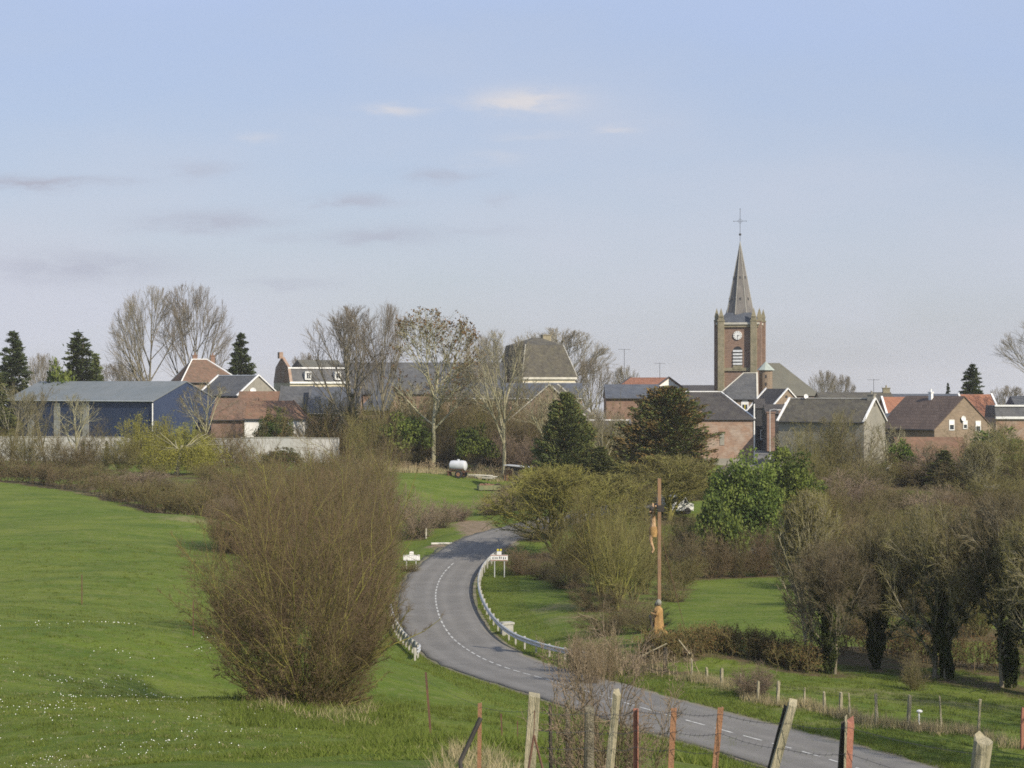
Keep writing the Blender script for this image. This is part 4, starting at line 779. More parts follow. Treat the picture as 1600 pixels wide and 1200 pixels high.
# ------------------------------------------------------------------ church
def church():
    D = 300.; rot = R(-14); cx_ = X(1160, D); zb_ = -9.5; r = empty('church', (cx_, D+3, zb_), rot); a = 3.0; e = .7
    H0 = 9.3-zb_                                            # cornice height above base
    MB().box((0,0,H0/2-.4),(2*a,2*a,H0+.8)).build('tower_wall', M['brick_church'], r)
    # buttresses: two at each corner, shafts with spikes
    for sx_ in (-1, 1):
        for sy_ in (-1, 1):
            for k in (0, 1):
                if k == 0: c_ = (sx_*(a-.45), sy_*(a+e/2)); dd = (.95, e-.004)
                else: c_ = (sx_*(a+e/2), sy_*(a-.45)); dd = (e-.004, .95)
                b_ = MB().box((c_[0],c_[1],(H0+.5)/2-.4),(dd[0],dd[1],H0+1.3)); g_ = 1.22; b_.box((c_[0],c_[1],2.9),(dd[0]*g_,dd[1]*g_,7.3))
                bt = b_.build('buttress', M['brick_church'] if (k == 1) else M['stone'], r)
                pn = MB(); pn.box((c_[0],c_[1],H0+.62),(dd[0]+.1,dd[1]+.1,.25)); pn.box((c_[0],c_[1],H0+.95),(dd[0]*.8,dd[1]*.8,.5)); w = .36
                zz = H0+1.2; pn.add([(c_[0]-w,c_[1]-w,zz),(c_[0]+w,c_[1]-w,zz),(c_[0]+w,c_[1]+w,zz),(c_[0]-w,c_[1]+w,zz),(c_[0],c_[1],zz+1.45)],[(0,1,4),(1,2,4),(2,3,4),(3,0,4),(3,2,1,0)]); pn.build('pinnacle', M['stone'], bt)
    for (w, dz, hh, m_) in ((a+.42, .16, .32, 'stone_pale'), (a+.26, -.22, .4, 'stone')):
        MB().box((0,0,H0+dz),(2*w,2*w,hh)).build('cornice', M[m_], r)
    # string course, belfry opening and clock on the faces in view
    zs = Z(577,D)-zb_; MB().box((0,-a-.08,zs),(2*a-1.8,.3,.5)).box((a+.08,0,zs),(.3,2*a-1.8,.5)).build('string_course', M['stone'], r)
    for face in (0, 1):
        Mx = Matrix.Translation((0,-a,0)) if face == 0 else Matrix.Translation((a,0,0)) @ Matrix.Rotation(R(90),4,'Z')
        zt, zl = Z(541,D)-zb_, Z(571,D)-zb_; w = .75
        poly = [(-w,zl),(w,zl),(w,zt-.75)]+[(w*math.cos(t_),zt-.75+.75*math.sin(t_)) for t_ in np.linspace(.3,math.pi-.3,7)]+[(-w,zt-.75)]
        op = MB().prism(poly,-.03,.2,Mx).build('belfry_opening', M['shade_dark'], r)
        lv = MB(); 
        for k in range(5): lv.box((0,-.10,zl+.25+k*.5),(2*w-.06,.09,.36),Mx,rx=R(-28))
        lv.build('louvre', M['metal'], op); MB().box((0,-.12,zl-.3),(2*w-.1,.3,.6),Mx).build('sill', M['stone'], op)
        if face == 0:
            zc = Z(524,D)-zb_; ck = MB().tube([(0,-.16,zc),(0,.05,zc)],.68,32,Mx).build('clock', M['white'], r); nm = MB()
            for k in range(12): t_ = k*math.pi/6; nm.box((.55*math.sin(t_),-.165,zc+.55*math.cos(t_)),(.05,.02,.16 if k % 3 else .22),Mx,ry=t_)
            nm.build('numeral', M['black'], ck); MB().box((.0,-.18,zc-.25),(.06,.02,.56),Mx).box((.14,-.182,zc-.02),(.32,.02,.07),Mx).tube([(0,-.19,zc),(0,-.16,zc)],.06,10,Mx).build('clock_hand', M['black'], ck)
    # skirt roof and octagonal spire
    z0, z1 = H0+.33, Z(488,D)-zb_; w0, w1 = a+.1, 1.95
    MB().add([(-w0,-w0,z0),(w0,-w0,z0),(w0,w0,z0),(-w0,w0,z0),(-w1,-w1,z1),(w1,-w1,z1),(w1,w1,z1),(-w1,w1,z1)],[(0,1,5,4),(1,2,6,5),(2,3,7,6),(3,0,4,7),(4,5,6,7),(3,2,1,0)]).build('skirt_roof', M['slate_blue'], r)
    za = Z(375,D)-zb_; rs_ = 2.3; ring = [(rs_*math.cos(math.pi/4*k+math.pi/8+R(10)), rs_*math.sin(math.pi/4*k+math.pi/8+R(10)), z1-.3) for k in range(8)]
    spz = MB().add(ring+[(0,0,za)],[(k,(k+1) % 8,8) for k in range(8)]+[tuple(range(8))[::-1]]).build('spire', M['spire'], r)
    rb = MB()
    for p in ring: rb.tube([p,(0,0,za)],[.06,.04],5)
    rb.build('spire_rib', M['concrete'], spz)
    for k in range(8):
        for hh in (.22,.52):
            t_ = math.pi/4*(k+.5)+math.pi/8+R(10); rr_ = rs_*.93*(1-hh); MB().box((rr_*math.cos(t_),rr_*math.sin(t_),z1-.3+(za-z1)*hh),(.22,.2,.4),rz=t_).build('lucarne', M['slate'], spz)
    cr = MB(); cr.tube([(0,0,za-.2),(0,0,Z(323,D)-zb_)],.035,6).ball((0,0,Z(364,D)-zb_),.2,10); zc = Z(343,D)-zb_; cr.tube([(-1.0,.0,zc),(1.0,0,zc)],.03,6)
    for p in ((-1.0,0,zc),(1.0,0,zc),(0,0,zc),(0,0,Z(324,D)-zb_)): cr.ball(p,.07,6)
    for sx_ in (-1,1):
        for sz_ in (-1,1): cr.tube([(0,0,zc+.4*sz_),(.4*sx_,0,zc)],.02,4)
    cr.build('spire_cross', M['iron'], spz)
    # nave: roof running away to the right
    Mn = Matrix.Translation((3.6,3.6,0)) @ Matrix.Rotation(R(34),4,'Z'); hr, he = Z(568,314)-zb_, Z(618,314)-zb_; Ln, Wn = 7.0, 11.0
    MB().box((Ln/2-1,0,he/2-.4),(Ln+2,Wn-.6,he+.8),Mn).build('nave_wall', M['brick_church'], r)
    vs = [(-2,-Wn/2,he),(Ln,-Wn/2,he),(Ln+1.5,-Wn/4,he),(Ln+1.5,Wn/4,he),(Ln,Wn/2,he),(-2,Wn/2,he),(-2,0,hr),(Ln-4.5,0,hr)]
    MB().add(vs,[(0,1,7,6),(1,2,7),(2,3,7),(3,4,7),(4,5,6,7),(5,0,6),(5,4,3,2,1,0)],Mn).build('nave_roof', M['slate_church'], r)
    # stair turret
    tx, ty = (X(1196.5,288)-cx_), (288-D-3); c_, s_ = math.cos(-rot), math.sin(-rot); lx, ly = tx*c_-ty*s_, tx*s_+ty*c_
    tw = MB().lathe([(1.0,-.8),(1.0,Z(578,288)-zb_)],16,Matrix.Translation((lx,ly,0))); tw.build('turret', M['brick_brown'], r)
    MB().lathe([(1.32,Z(578,288)-zb_-.06),(1.32,Z(578,288)-zb_),(.05,Z(565,288)-zb_)],8,Matrix.Translation((lx,ly,0))).build('turret_roof', M['copper'], r)
    sl = MB(); 
    for zz in (Z(588,288),Z(600,288),Z(613,288)): sl.box((lx+.15,ly-1.0,zz-zb_),(.18,.08,.45))
    sl.build('turret_slit', M['shade_dark'], r)
    tag(r, 'brown brick church with a clock tower, pinnacles and slender grey spire', 'church'); return r
M['spire'] = mat('weathered spire', (.20,.185,.17), (.12,.115,.11), .35, .8, .2, c3=(.07,.07,.075), s3=.9, a3=.6, stretch=(2.5,2.5,.3))
church()
r, rf = building('sacristy', 'hipped slate-roofed chapel with an arched white window below the church tower', 1183, 284, (1,-1), -6, 6.1, 6.4, Z(622,284), Z(584,284), zb, 'brick_brown', 'slate', hipL=4.2, verge='stone_pale', ridgecap='stone_pale', cat='chapel')
w_ = MB().prism([(-.55,-1.1),(.55,-1.1),(.55,.6)]+[(.55*math.cos(t_),.6+.5*math.sin(t_)) for t_ in np.linspace(.3,2.84,7)]+[(-.55,.6)],-3.28,-3.19,Matrix.Translation((1.25,0,Z(636,284)-zb))).build('arched_window', M['white'], r); MB().box((1.25,-3.30,Z(640,284)-zb),(.7,.04,1.5)).build('pane', M['glass'], w_); MB().box((1.25,-3.33,Z(640,284)-zb),(.10,.03,1.5)).build('glazing_bar', M['yellow'], w_)
# gabled house with the steep foreshortened roof
r, rf = building('gabled_house', 'brown gable house with steep dark roof and white verges by the street mouth', 1196, 262, (1,-1), -62, 5.0, 7.4, Z(649,262), Z(609,262), zb-.6, 'brick_brown', 'slate_dark', verge='white')
MB().tube([(2.4,-.2,Z(620,262)-zb+.6),(2.56,-.2,Z(620,262)-zb+.6)],.18,12).build('vent', M['shade_dark'], r); dish(r, (2.75,-.4,Z(632,262)-zb+.6), R(80), .35)
MB().box((2.6,0,Z(634,262)-zb+.6),(.12,6.4,.12)).build('string_course', M['stone_pale'], r)
r, rf = building('lean_to', 'pink rendered lean-to under the brown gable, behind the grey house', 1240, 250, (0,-1), -8, 3.6, 3.2, Z(655,250), Z(641,250), zb, 'render_pink', 'tile_brown')
o = MB().box((0,0,2.3),(1.0,1.0,4.9)).box((0,0,4.82),(1.2,1.2,.14)).build('brick_pier', M['brick'], None, (X(1204,246),246,Z(681,246)-1.8)); tag(o, 'tall brick pier standing in the dark street mouth', 'pier')
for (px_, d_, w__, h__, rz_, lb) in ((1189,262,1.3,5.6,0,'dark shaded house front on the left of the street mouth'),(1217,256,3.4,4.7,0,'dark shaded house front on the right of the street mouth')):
    q = empty('shaded_house', (X(px_,d_),d_+2,Z(702,d_)), rz_); MB().box((0,0,h__/2-.3),(w__,4,h__+.6)).build('wall', M['shade_dark'], q); MB().add([(-w__/2-.1,-2.2,h__),(w__/2+.1,-2.2,h__),(w__/2+.1,2.2,h__),(-w__/2-.1,2.2,h__),(-w__/2-.1,0,h__+1.3),(w__/2+.1,0,h__+1.3)],[(0,1,5,4),(2,3,4,5),(1,2,5),(3,0,4),(3,2,1,0)]).build('roof', M['slate_dark'], q)  # walls coloured near-black to carry the shade of the street mouth
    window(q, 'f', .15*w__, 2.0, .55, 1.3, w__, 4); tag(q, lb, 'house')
# street lamp and telegraph pole
def lamp(px, d, top, label, rz=0.):
    x, y = X(px, d), d; z = g1(x, y); h = Z(top, d)-z; r = empty('street_lamp', (x, y, z), rz); MB().tube([(0,0,-.3),(0,0,h)],[.08,.05],8).build('pole', M['metal'], r); MB().tube([(0,0,h-.1),(.5,0,h+.05),(.95,0,h)],.035,6).build('arm', M['metal'], r); MB().box((1.1,0,h-.02),(.5,.2,.12)).build('lamp_head', M['metal'], r); tag(r, label, 'street lamp'); return r
lamp(1203, 238, 640, 'thin street lamp in the street between the brick barn and the grey house')
# grey house
r, rf = building('grey_house', 'big grey rendered house with a mossy roof and white-edged gable, right of the street', 1350, 222, (1,-1), -33, 10.8, 6.4, Z(659,222), Z(625,222), zb-1, 'render_grey', 'slate_brown', verge='white', ridgecap='stone_pale', chim=((5.0,.0,.6,'render_grey',.8),))
dish(rf, (-3.4,.0,Z(620,226)-zb+1.0), R(60), .3)
r, rf = building('garden_outhouse', 'little red-walled outhouse with a sloping white coping below the grey house gable', 1404, 210, (0,-1), -35, 2.2, 2.0, Z(733,210), Z(722,210), Z(775,210), 'brick', 'tile_rust', verge='white')
r, rf = building('farm_range', 'long low range with a mossy ridge on the skyline right of the church', 1340, 275, (0,-1), -2, 10.5, 8, Z(627,275), Z(614.5,275), zb, 'brick_brown', 'slate_brown', chim=((4.7,0,.7,'stone',1.0),))
antenna(r, (2.9,0,Z(614,275)-zb), 2.0, .2)
r, rf = building('farm_range', 'very long dark slate range behind the orange-roofed house', 1440, 285, (0,-1), 0, 17, 8, Z(640,285), Z(617,285), zb, 'render_white', 'slate_blue')
r, rf = building('orange_house', 'house with a bright orange tile roof between the grey house and the brown gable house', 1428, 255, (0,-1), 2, 6.8, 7.5, Z(655,255), Z(622,255), zb, 'brick', 'tile_orange', verge='white')
r, rf = building('slate_annex', 'blue-grey slate annex roof right behind the grey house gable', 1400, 232, (0,-1), -20, 3.6, 5, Z(676,232), Z(648,232), zb, 'render_grey', 'slate_blue')
r, rf = building('gable_house', 'brown brick house with three white windows and a satellite dish in its broad gable', 1460, 226, (1,-1), -55, 9.2, 10.2, Z(671,226), Z(621,226), zb-.5, 'brick_brown', 'tile_dark', verge=None, over=.2, chim=((-.2,-.5,.9,'white',.45),))
for (a_, py_, w_, h_) in ((-2.2,664,.9,1.25),(.15,664,.75,1.0),(2.4,667,.9,1.35)): wi = window(r, 'r', a_, Z(py_,228)-zb+.5, w_, h_, 9.2, 10.2, bars=0); Mx = Matrix.Translation((4.6,a_,Z(py_,228)-zb+.5)) @ Matrix.Rotation(R(90),4,'Z'); MB().box((0,-.04,h_*.22),(w_-.18,.03,h_*.4),Mx).build('blind', M['white'], wi)
dish(r, (4.75,-.35,Z(657,228)-zb+.7), R(75), .32)
MB().box((-2.4,-3.2,Z(662,228)-zb+.75),(.9,.9,.08),rx=R(47)).build('skylight', M['frame'], rf)
r, rf = building('rear_house', 'red-brown tiled house roof rising behind the brown gable house, with a white verge', 1540, 250, (0,-1), 6, 4.4, 8, Z(655,250), Z(618,250), zb, 'brick', 'tile_orange', verge='white')
mansard('grey mansard house with a white dormer and white shutters at the right edge', 1556, 240, (-1,-1), -4, 9, 8, Z(653,240), Z(634,240), Z(619,240), zb, 'brick_pale', 'slate', 'slate', inset=.9, win=((1.75,.8,1.1),(5.2,.8,1.1)))
o = [o for o in bpy.data.objects if o.name.startswith('mansard_house')][-1]
for a_ in (1.2,2.3): wi = window(o, 'f', a_-.2, Z(673,240)-zb, 1.0, 1.1, 9, 8, glass='white'); 
MB().box((.9,-4.05,Z(666,240)-zb),(1.3,.1,.14)).box((2.5,-4.05,Z(666,240)-zb),(1.3,.1,.14)).build('lintel', M['white'], o)
r, rf = building('low_barn', 'wide low barn with a faded red-brown tile roof in front of the brown gable house', 1462, 212, (0,-1), 2, 7.6, 6.5, Z(722,212), Z(686,212), zb-1.5, 'brick_pale', 'tile_rust')
# white yard wall
def wall_run(name, pts, h, th, m, label, cap=None, dz=0):
    r = empty(name, (pts[0][0], pts[0][1], g1(*pts[0][:2]))); b_ = MB(); c_ = MB(); o0 = Vector(r.location)
    for p, q in zip(pts[:-1], pts[1:]):
        n = max(1, int(math.dist(p, q)/4))
        for k in range(n):
            a = [p[i]+(q[i]-p[i])*k/n for i in (0, 1)]; c = [p[i]+(q[i]-p[i])*(k+1)/n for i in (0, 1)]; an = math.atan2(c[1]-a[1], c[0]-a[0]); L_ = math.dist(a, c)-.01; mx, my = (a[0]+c[0])/2, (a[1]+c[1])/2; z = g1(mx, my)
            b_.box((mx-o0.x, my-o0.y, z+h/2-.3-o0.z+dz), (L_, th, h+.6), rz=an)
            if cap: c_.box((mx-o0.x, my-o0.y, z+h+.06-o0.z+dz), (L_, th+.12, .1), rz=an)
    b_.build('panel', M[m], r)
    if cap: c_.build('coping', M[cap], r)
    tag(r, label, 'wall'); return r
wall_run('yard_wall', [(X(-20,236),236),(X(250,235),235)], 2.9, .2, 'wall_white', 'long pale panel wall in front of the navy barn, left half', 'concrete')
wall_run('yard_wall', [(X(325,233),233),(X(530,232),232)], 2.9, .2, 'wall_white', 'pale panel wall behind the big bare bushes, right half', 'concrete')
wall_run('low_wall', [(X(1040,162),162),(X(1260,165),165)], .5, .3, 'concrete', 'low grey wall at the foot of the brown thicket beyond the valley meadow')
r = empty('garden_hut', (X(1545,186),186,G(1545,186)), R(-20)); MB().box((0,0,.9),(1.6,1.5,2.0)).build('wall', M['brick_pale'], r); MB().box((0,0,1.98),(1.9,1.8,.08),rx=R(10)).build('roof', M['concrete'], r); tag(r, 'little pale-roofed garden hut glimpsed through the thicket at right', 'hut')
r = empty('parked_van', (X(1055,182),182,G(1055,182)), R(10)); MB().prism([(-1.6,.35),(1.6,.35),(1.6,1.0),(1.1,1.1),(.75,1.75),(-1.55,1.75)],-.75,.75).build('body', M['white'], r); MB().prism([(.72,1.1),(1.04,1.1),(.72,1.65)],-.765,.765).box((-.3,0,1.4),(1.6,1.53,.4)).build('side_window', M['glass'], r)
for a_ in (-1.0,1.0):
    for s_ in (-.7,.7): MB().tube([(a_,s_-.1,.32),(a_,s_+.1,.32)],.32,14).build('wheel', M['rubber'], r)
tag(r, 'white van half hidden behind the mossy tree and the wayside cross', 'van')
# ================================================================== VEGETATION
random.seed(11)
GB = [M['bark_grey'], M['twig_grey']]
ash = [tree_mesh('ash', 21, 15, 6.2, fork=.2, limbs=15, nb=9, nc=7, nt=5, rt=.011, mats=GB, rise=.05, ang=(.3, .8), wander=.04, ca=(.25, .62), bside=.3),
       tree_mesh('ash', 26, 15, 5.8, fork=.22, limbs=15, nb=9, nc=7, nt=5, rt=.011, mats=GB, rise=.06, ang=(.3, .9), wander=.045, ca=(.25, .65), bside=.3),
       tree_mesh('ash', 23, 14, 4.6, fork=.26, limbs=12, nb=8, nc=7, nt=5, rt=.012, mats=[M['bark_pale'], M['twig_grey']], rise=.05, wander=.05, ca=(.25, .65))]
ash_far = tree_mesh('ash', 24, 12, 6.0, fork=.08, limbs=16, nb=9, nc=6, nt=5, rt=.014, mats=GB, rise=.06, ang=(.3, 1.0), wander=.06, ca=(.25, .7))
thin = [tree_mesh('thin', 27, 7, 2.4, fork=.18, limbs=10, nb=6, nc=5, nt=3, rt=.010, mats=[M['bark_grey'], M['twig_olive']], rise=.06, wander=.08, ca=(.3, .8)), tree_mesh('thin', 28, 7, 2.4, fork=.25, limbs=9, nb=6, nc=5, nt=3, rt=.010, mats=[M['bark_pale'], M['twig_brown']], rise=.06, wander=.09, ca=(.3, .8))]
plane = tree_mesh('plane', 31, 15, 5.0, fork=.34, limbs=16, nb=8, nc=6, nt=3, rt=.014, mats=[M['bark_pale'], M['twig_olive'], M['leaf_brown']], leaf=(1300, .19, 2), rise=.05, ang=(.35, 1.0), wander=.08, trunk_r=.27)
ivyt = tree_mesh('ivy', 41, 14, 5.2, fork=.24, limbs=14, nb=8, nc=7, nt=5, rt=.011, mats=[M['bark_grey'], M['twig_grey']], ivy=2600, rise=.06, wander=.055, ca=(.25, .65))
ivy2 = tree_mesh('ivy', 42, 9.5, 4.8, fork=.12, limbs=16, nb=9, nc=8, nt=5, rt=.011, mats=[M['bark_grey'], M['twig_olive']], ivy=15000, rise=.05, ang=(.4, 1.1), trunks=2, sepx=.8, trunk_r=.2)
ivy3 = tree_mesh('ivy', 43, 9.5, 4.6, fork=.18, limbs=15, nb=9, nc=8, nt=5, rt=.011, mats=[M['bark_grey'], M['twig_brown']], ivy=12000, rise=.04, ang=(.4, 1.1), trunks=2, sepx=.6, trunk_r=.18)
moss = [tree_mesh('moss', 51, 8, 5.0, fork=.06, limbs=22, nb=11, nc=8, nt=4, rt=.017, mats=[M['twig_moss'], M['twig_moss']], rise=.06, ang=(.4, 1.1), trunk_r=.22, wander=.18),
        tree_mesh('moss', 52, 8, 5.0, fork=.05, limbs=22, nb=10, nc=7, nt=4, rt=.019, mats=[M['twig_moss'], M['twig_olive']], rise=.08, ang=(.4, 1.2), trunk_r=.2, wander=.2)]
birch = tree_mesh('birch', 61, 9.5, 2.6, fork=.12, limbs=22, nb=8, nc=6, nt=3, rt=.012, mats=[M['bark_pale'], M['twig_moss']], rise=.12, ang=(.2, .55), trunks=2, sepx=.35, trunk_r=.11)
con = [conifer_mesh('con', 71, 12, 3.3, leaves=16000, power=.66, lsz=.34), conifer_mesh('con', 72, 12, 3.0, ragged=.4, power=.66, leaves=14000, lsz=.34), conifer_mesh('con', 73, 10, 2.6, leaves=11000, ragged=.5, power=.75, mats=[M['leaf_mid'], M['leaf_tip']])]
conA = conifer_mesh('con', 74, 11, 4.2, leaves=34000, lsz=.26, droop=.10, tips=.10, power=.8, nbr=330, ragged=.6, mats=[M['leaf_mid'], M['leaf_tip']], bare=.02)
conB = conifer_mesh('con', 75, 12, 5.2, leaves=42000, lsz=.26, droop=.08, tips=.6, power=.55, nbr=340, ragged=.55, mats=[M['leaf_mid'], M['leaf_tip']], bare=.02)
laur = [leafy_mesh('laurel', 81, 9, 4, clumps=150, per=110, lsz=.24, cz=.42), leafy_mesh('laurel', 82, 9, 3.4, clumps=130, per=110, lsz=.24, cz=.45, csz=.25), leafy_mesh('laurel', 83, 4, 2.2, clumps=50, per=90, lsz=.22, csz=.3)]
ball_b = leafy_mesh('bush', 84, 3.6, 2.2, clumps=160, per=70, lsz=.13, mats=[M['leaf_hedge'], M['leaf_green_b']], csz=.16)
SB = [M['twig_brown'], M['twig_brown']]
big = [shrub_mesh('hazel', 101, 9.5, 4.6, stems=125, nb=14, nt=8, ntt=2, rs=.036, rt=.0062, mats=[M['twig_moss'], M['twig_red']], spread=1.5, base=1.3, wander=.13),
       shrub_mesh('hazel', 102, 9.0, 4.4, stems=100, nb=14, nt=8, ntt=2, rs=.036, rt=.0062, mats=[M['twig_olive'], M['twig_red']], spread=1.4, base=1.2, wander=.13)]
shb = [shrub_mesh('shrub', 111, 4.5, 2.6, stems=36, nb=9, nt=6, ntt=2, rs=.028, rt=.009, mats=SB), shrub_mesh('shrub', 112, 5, 2.4, stems=40, nb=8, nt=6, ntt=2, rs=.03, rt=.009, mats=[M['twig_olive'], M['twig_brown']]),
       shrub_mesh('shrub', 113, 4.5, 2.6, stems=36, nb=9, nt=6, ntt=2, rs=.028, rt=.009, mats=[M['twig_olive'], M['twig_olive']]), shrub_mesh('shrub', 114, 4, 2.6, stems=42, nb=8, nt=6, ntt=2, rs=.02, rt=.009, mats=[M['twig_red'], M['twig_red']]),
       shrub_mesh('shrub', 115, 3.2, 2.2, stems=44, nb=8, nt=6, ntt=2, rs=.02, rt=.009, mats=[M['twig_pink'], M['twig_pink']])]
upr = [shrub_mesh('willow', 121, 6.5, 2.6, stems=24, nb=8, nt=5, ntt=2, rs=.045, rt=.010, mats=[M['twig_moss'], M['twig_olive']], spread=.5, up=.08), shrub_mesh('willow', 122, 6, 2.4, stems=26, nb=8, nt=5, ntt=2, rs=.035, rt=.010, mats=[M['twig_olive'], M['twig_olive']], spread=.55, up=.08)]
redst = shrub_mesh('dogwood', 131, 2.8, 2.2, stems=64, nb=5, nt=3, ntt=0, rs=.016, rt=.005, mats=[M['twig_red'], M['twig_dry']], spread=.3, up=.04, base=.9, wander=.05)
yel = [shrub_mesh('yellow', 141, 4, 2.6, stems=36, nb=9, nt=6, ntt=1, rs=.03, rt=.012, mats=[M['twig_moss'], M['twig_moss'], M['leaf_yellow']], leaf=(6000, .10, 2))]
weep = weep_mesh('willow', 151)
HUE = {0: 'brown', 1: 'brown-olive', 2: 'olive', 3: 'reddish', 4: 'pinkish'}
USED = {}
def near(px, marks, pre, post):
    q = min(marks, key=lambda m: abs(m[0]-px))[1]; lb = '%s %s %s' % (pre, post, q); n = USED[lb] = USED.get(lb, 0)+1
    return lb if n == 1 else lb.replace('bare', {2: 'lower bare', 3: 'smaller bare', 4: 'sparser bare', 5: 'fuller bare', 6: 'taller bare', 7: 'leaning bare'}.get(n, 'thick bare'), 1)
# ---- trees against the sky
T = put_tree
T(ash[0], 'bare_tree', 240, 286, 450, 114, 'tall bare tree on the left skyline, the left one of the close pair', group='pair of tall bare trees', rz=.4)
T(ash[1], 'bare_tree', 300, 288, 446, 112, 'tall bare tree on the left skyline, the right one of the close pair', group='pair of tall bare trees', rz=2.2)
T(ash_far, 'bare_tree', 65, 330, 553, 62, 'small faint bare tree on the skyline between the two left conifers'); T(ash_far, 'bare_tree', 188, 310, 566, 90, 'low wide bare tree behind the navy barn, left of the tall pair')
T(con[0], 'conifer', 20, 285, 523, 62, 'dark conifer cut by the left picture edge, above the navy barn'); T(con[1], 'conifer', 124, 272, 525, 72, 'dark conifer standing above the middle of the navy barn roof')
T(con[2], 'conifer', 150, 278, 556, 40, 'slim lower conifer leaning against the right side of the conifer above the barn'); T(con[0], 'conifer', 377, 300, 526, 56, 'dark pointed conifer behind the satellite-dish house')
T(laur[2], 'evergreen_bush', 88, 268, 572, 52, 'rounded green bush just over the navy barn ridge', 'bush'); T(con[2], 'conifer', -6, 262, 585, 60, 'short olive conifer at the left end of the navy barn')
T(ivyt, 'bare_tree', 556, 238, 479, 146, 'bare tree with an ivy-wrapped leaning trunk, centre left', rz=1.0); T(ash[1], 'bare_tree', 600, 241, 476, 88, 'slender bare tree right beside the ivy-wrapped one', rz=.3)
T(plane, 'leafy_tree', 677, 226, 486, 135, 'tall tree speckled with brown leaf clumps, thick pale trunk at the field edge', rz=2.0)
T(ash[2], 'bare_tree', 786, 222, 518, 108, 'bare tree with a pale straight trunk to the right of the tank trailer', rz=1.2); T(ash_far, 'bare_tree', 868, 335, 514, 150, 'bushy bare tree rising behind the truncated pavilion roof', rz=.3)
T(ash_far, 'bare_tree', 925, 318, 560, 60, 'bare tree just right of the pavilion roof'); T(ash_far, 'bare_tree', 977, 335, 572, 44, 'small round bare tree behind the mast'); T(ash[1], 'bare_tree', 750, 300, 527, 70, 'bare tree standing left of the truncated pavilion roof')
T(ash_far, 'bare_tree', 1287, 345, 579, 46, 'bare tree just right of the church nave'); T(ash_far, 'bare_tree', 1316, 350, 586, 36, 'smaller bare tree, second to the right of the church nave')
T(con[1], 'conifer', 1518, 290, 573, 46, 'spreading grey-green conifer behind the brown gable house'); T(con[0], 'conifer', 1481, 300, 601, 13, 'tiny pointed conifer left of the spreading one on the right skyline')
T(ash[0], 'bare_tree', 1628, 242, 498, 128, 'tall bare tree cut by the right picture edge', rz=3.4); T(ash_far, 'bare_tree', 1575, 300, 603, 60, 'low bare tree behind the grey mansard house'); T(ash_far, 'bare_tree', 480, 310, 552, 60, 'low bare tree behind the mansard-roofed slate house')
T(thin[1], 'bare_tree', 323, 236, 596, 80, 'bare brownish tree at the right end of the navy barn'); T(thin[0], 'bare_tree', 70, 226, 606, 62, 'thin bare tree in front of the left part of the navy barn'); T(thin[1], 'bare_tree', 118, 224, 616, 70, 'bare dark-stemmed tree before the middle of the navy barn'); T(thin[0], 'bare_tree', 16, 222, 600, 70, 'bare olive tree at the left edge before the white wall')
T(thin[1], 'bare_tree', 858, 216, 600, 100, 'bare olive tree behind the left dark conifer', rz=.5); T(ash[2], 'bare_tree', 945, 214, 640, 80, 'small bare tree between the two dark conifers')
# ---- mid evergreens
T(conA, 'conifer', 884, 203, 618, 100, 'dark green bushy conifer, the left of the two in the valley centre'); T(conB, 'conifer', 1044, 203, 608, 150, 'big dark conifer with rusty brown tips left of the brick barn')
T(conA, 'conifer', 1093, 196, 718, 66, 'low dark conifer at the right foot of the rusty-tipped one'); T(conA, 'conifer', 938, 200, 700, 70, 'low dark conifer at the right foot of the left valley conifer')
T(laur[0], 'evergreen_tree', 1160, 158, 722, 112, 'bright green leafy evergreen, left one of the dense pair right of centre'); T(laur[1], 'evergreen_tree', 1232, 163, 708, 104, 'bright green leafy evergreen, taller right one of the dense pair')
T(laur[2], 'evergreen_bush', 1128, 152, 772, 66, 'low green evergreen bush at the left foot of the dense pair', 'bush')
T(laur[2], 'evergreen_bush', 632, 226, 650, 66, 'green laurel bush behind the left part of the small field', 'bush'); T(laur[2], 'evergreen_bush', 742, 224, 668, 58, 'green laurel bush behind the tank trailer', 'bush')
T(ball_b, 'clipped_bush', 429, 238, 640, 52, 'dome-shaped clipped bush behind the white wall', 'bush'); T(ball_b, 'clipped_bush', 441, 212, 701, 62, 'dark dome-shaped bush just in front of the white wall', 'bush')
T(laur[2], 'evergreen_bush', 1410, 207, 690, 40, 'dark green ivy-like bush by the grey house gable', 'bush'); T(laur[2], 'evergreen_bush', 1560, 214, 672, 80, 'dark green bush in front of the grey mansard house', 'bush')
T(con[2], 'conifer', 1475, 200, 705, 50, 'dull green conifer in front of the faded tile barn')
# ---- mossy and upright trees in the valley
T(moss[0], 'mossy_tree', 868, 158, 728, 205, 'wide bare tree with yellow-green mossy branches hanging over the road', rz=.6); T(moss[1], 'mossy_tree', 1046, 178, 712, 190, 'wide bare mossy tree behind the top of the wayside cross', rz=2.1)
T(moss[1], 'mossy_tree', 965, 170, 740, 130, 'mossy bare tree between the two wide mossy ones', rz=4.0)
T(upr[0], 'willow', 938, 134, 762, 96, 'upright willow clump with pale green stems left of the wayside cross'); T(upr[1], 'willow', 990, 128, 800, 86, 'olive willow clump directly left of the wayside cross pole'); T(upr[1], 'willow', 895, 140, 790, 90, 'willow clump above the inner grass slope of the bend'); T(upr[0], 'willow', 965, 124, 800, 80, 'willow clump between the pale one and the olive one'); T(upr[1], 'willow', 1008, 136, 790, 70, 'willow clump half hidden behind the cross pole')
T(birch, 'pale_tree', 1266, 101, 768, 100, 'pale slim bare tree with yellowish stems left of the ivy-clad ones', rz=.2); T(birch, 'pale_tree', 1532, 186, 690, 60, 'pale double-stemmed tree in the right thicket')
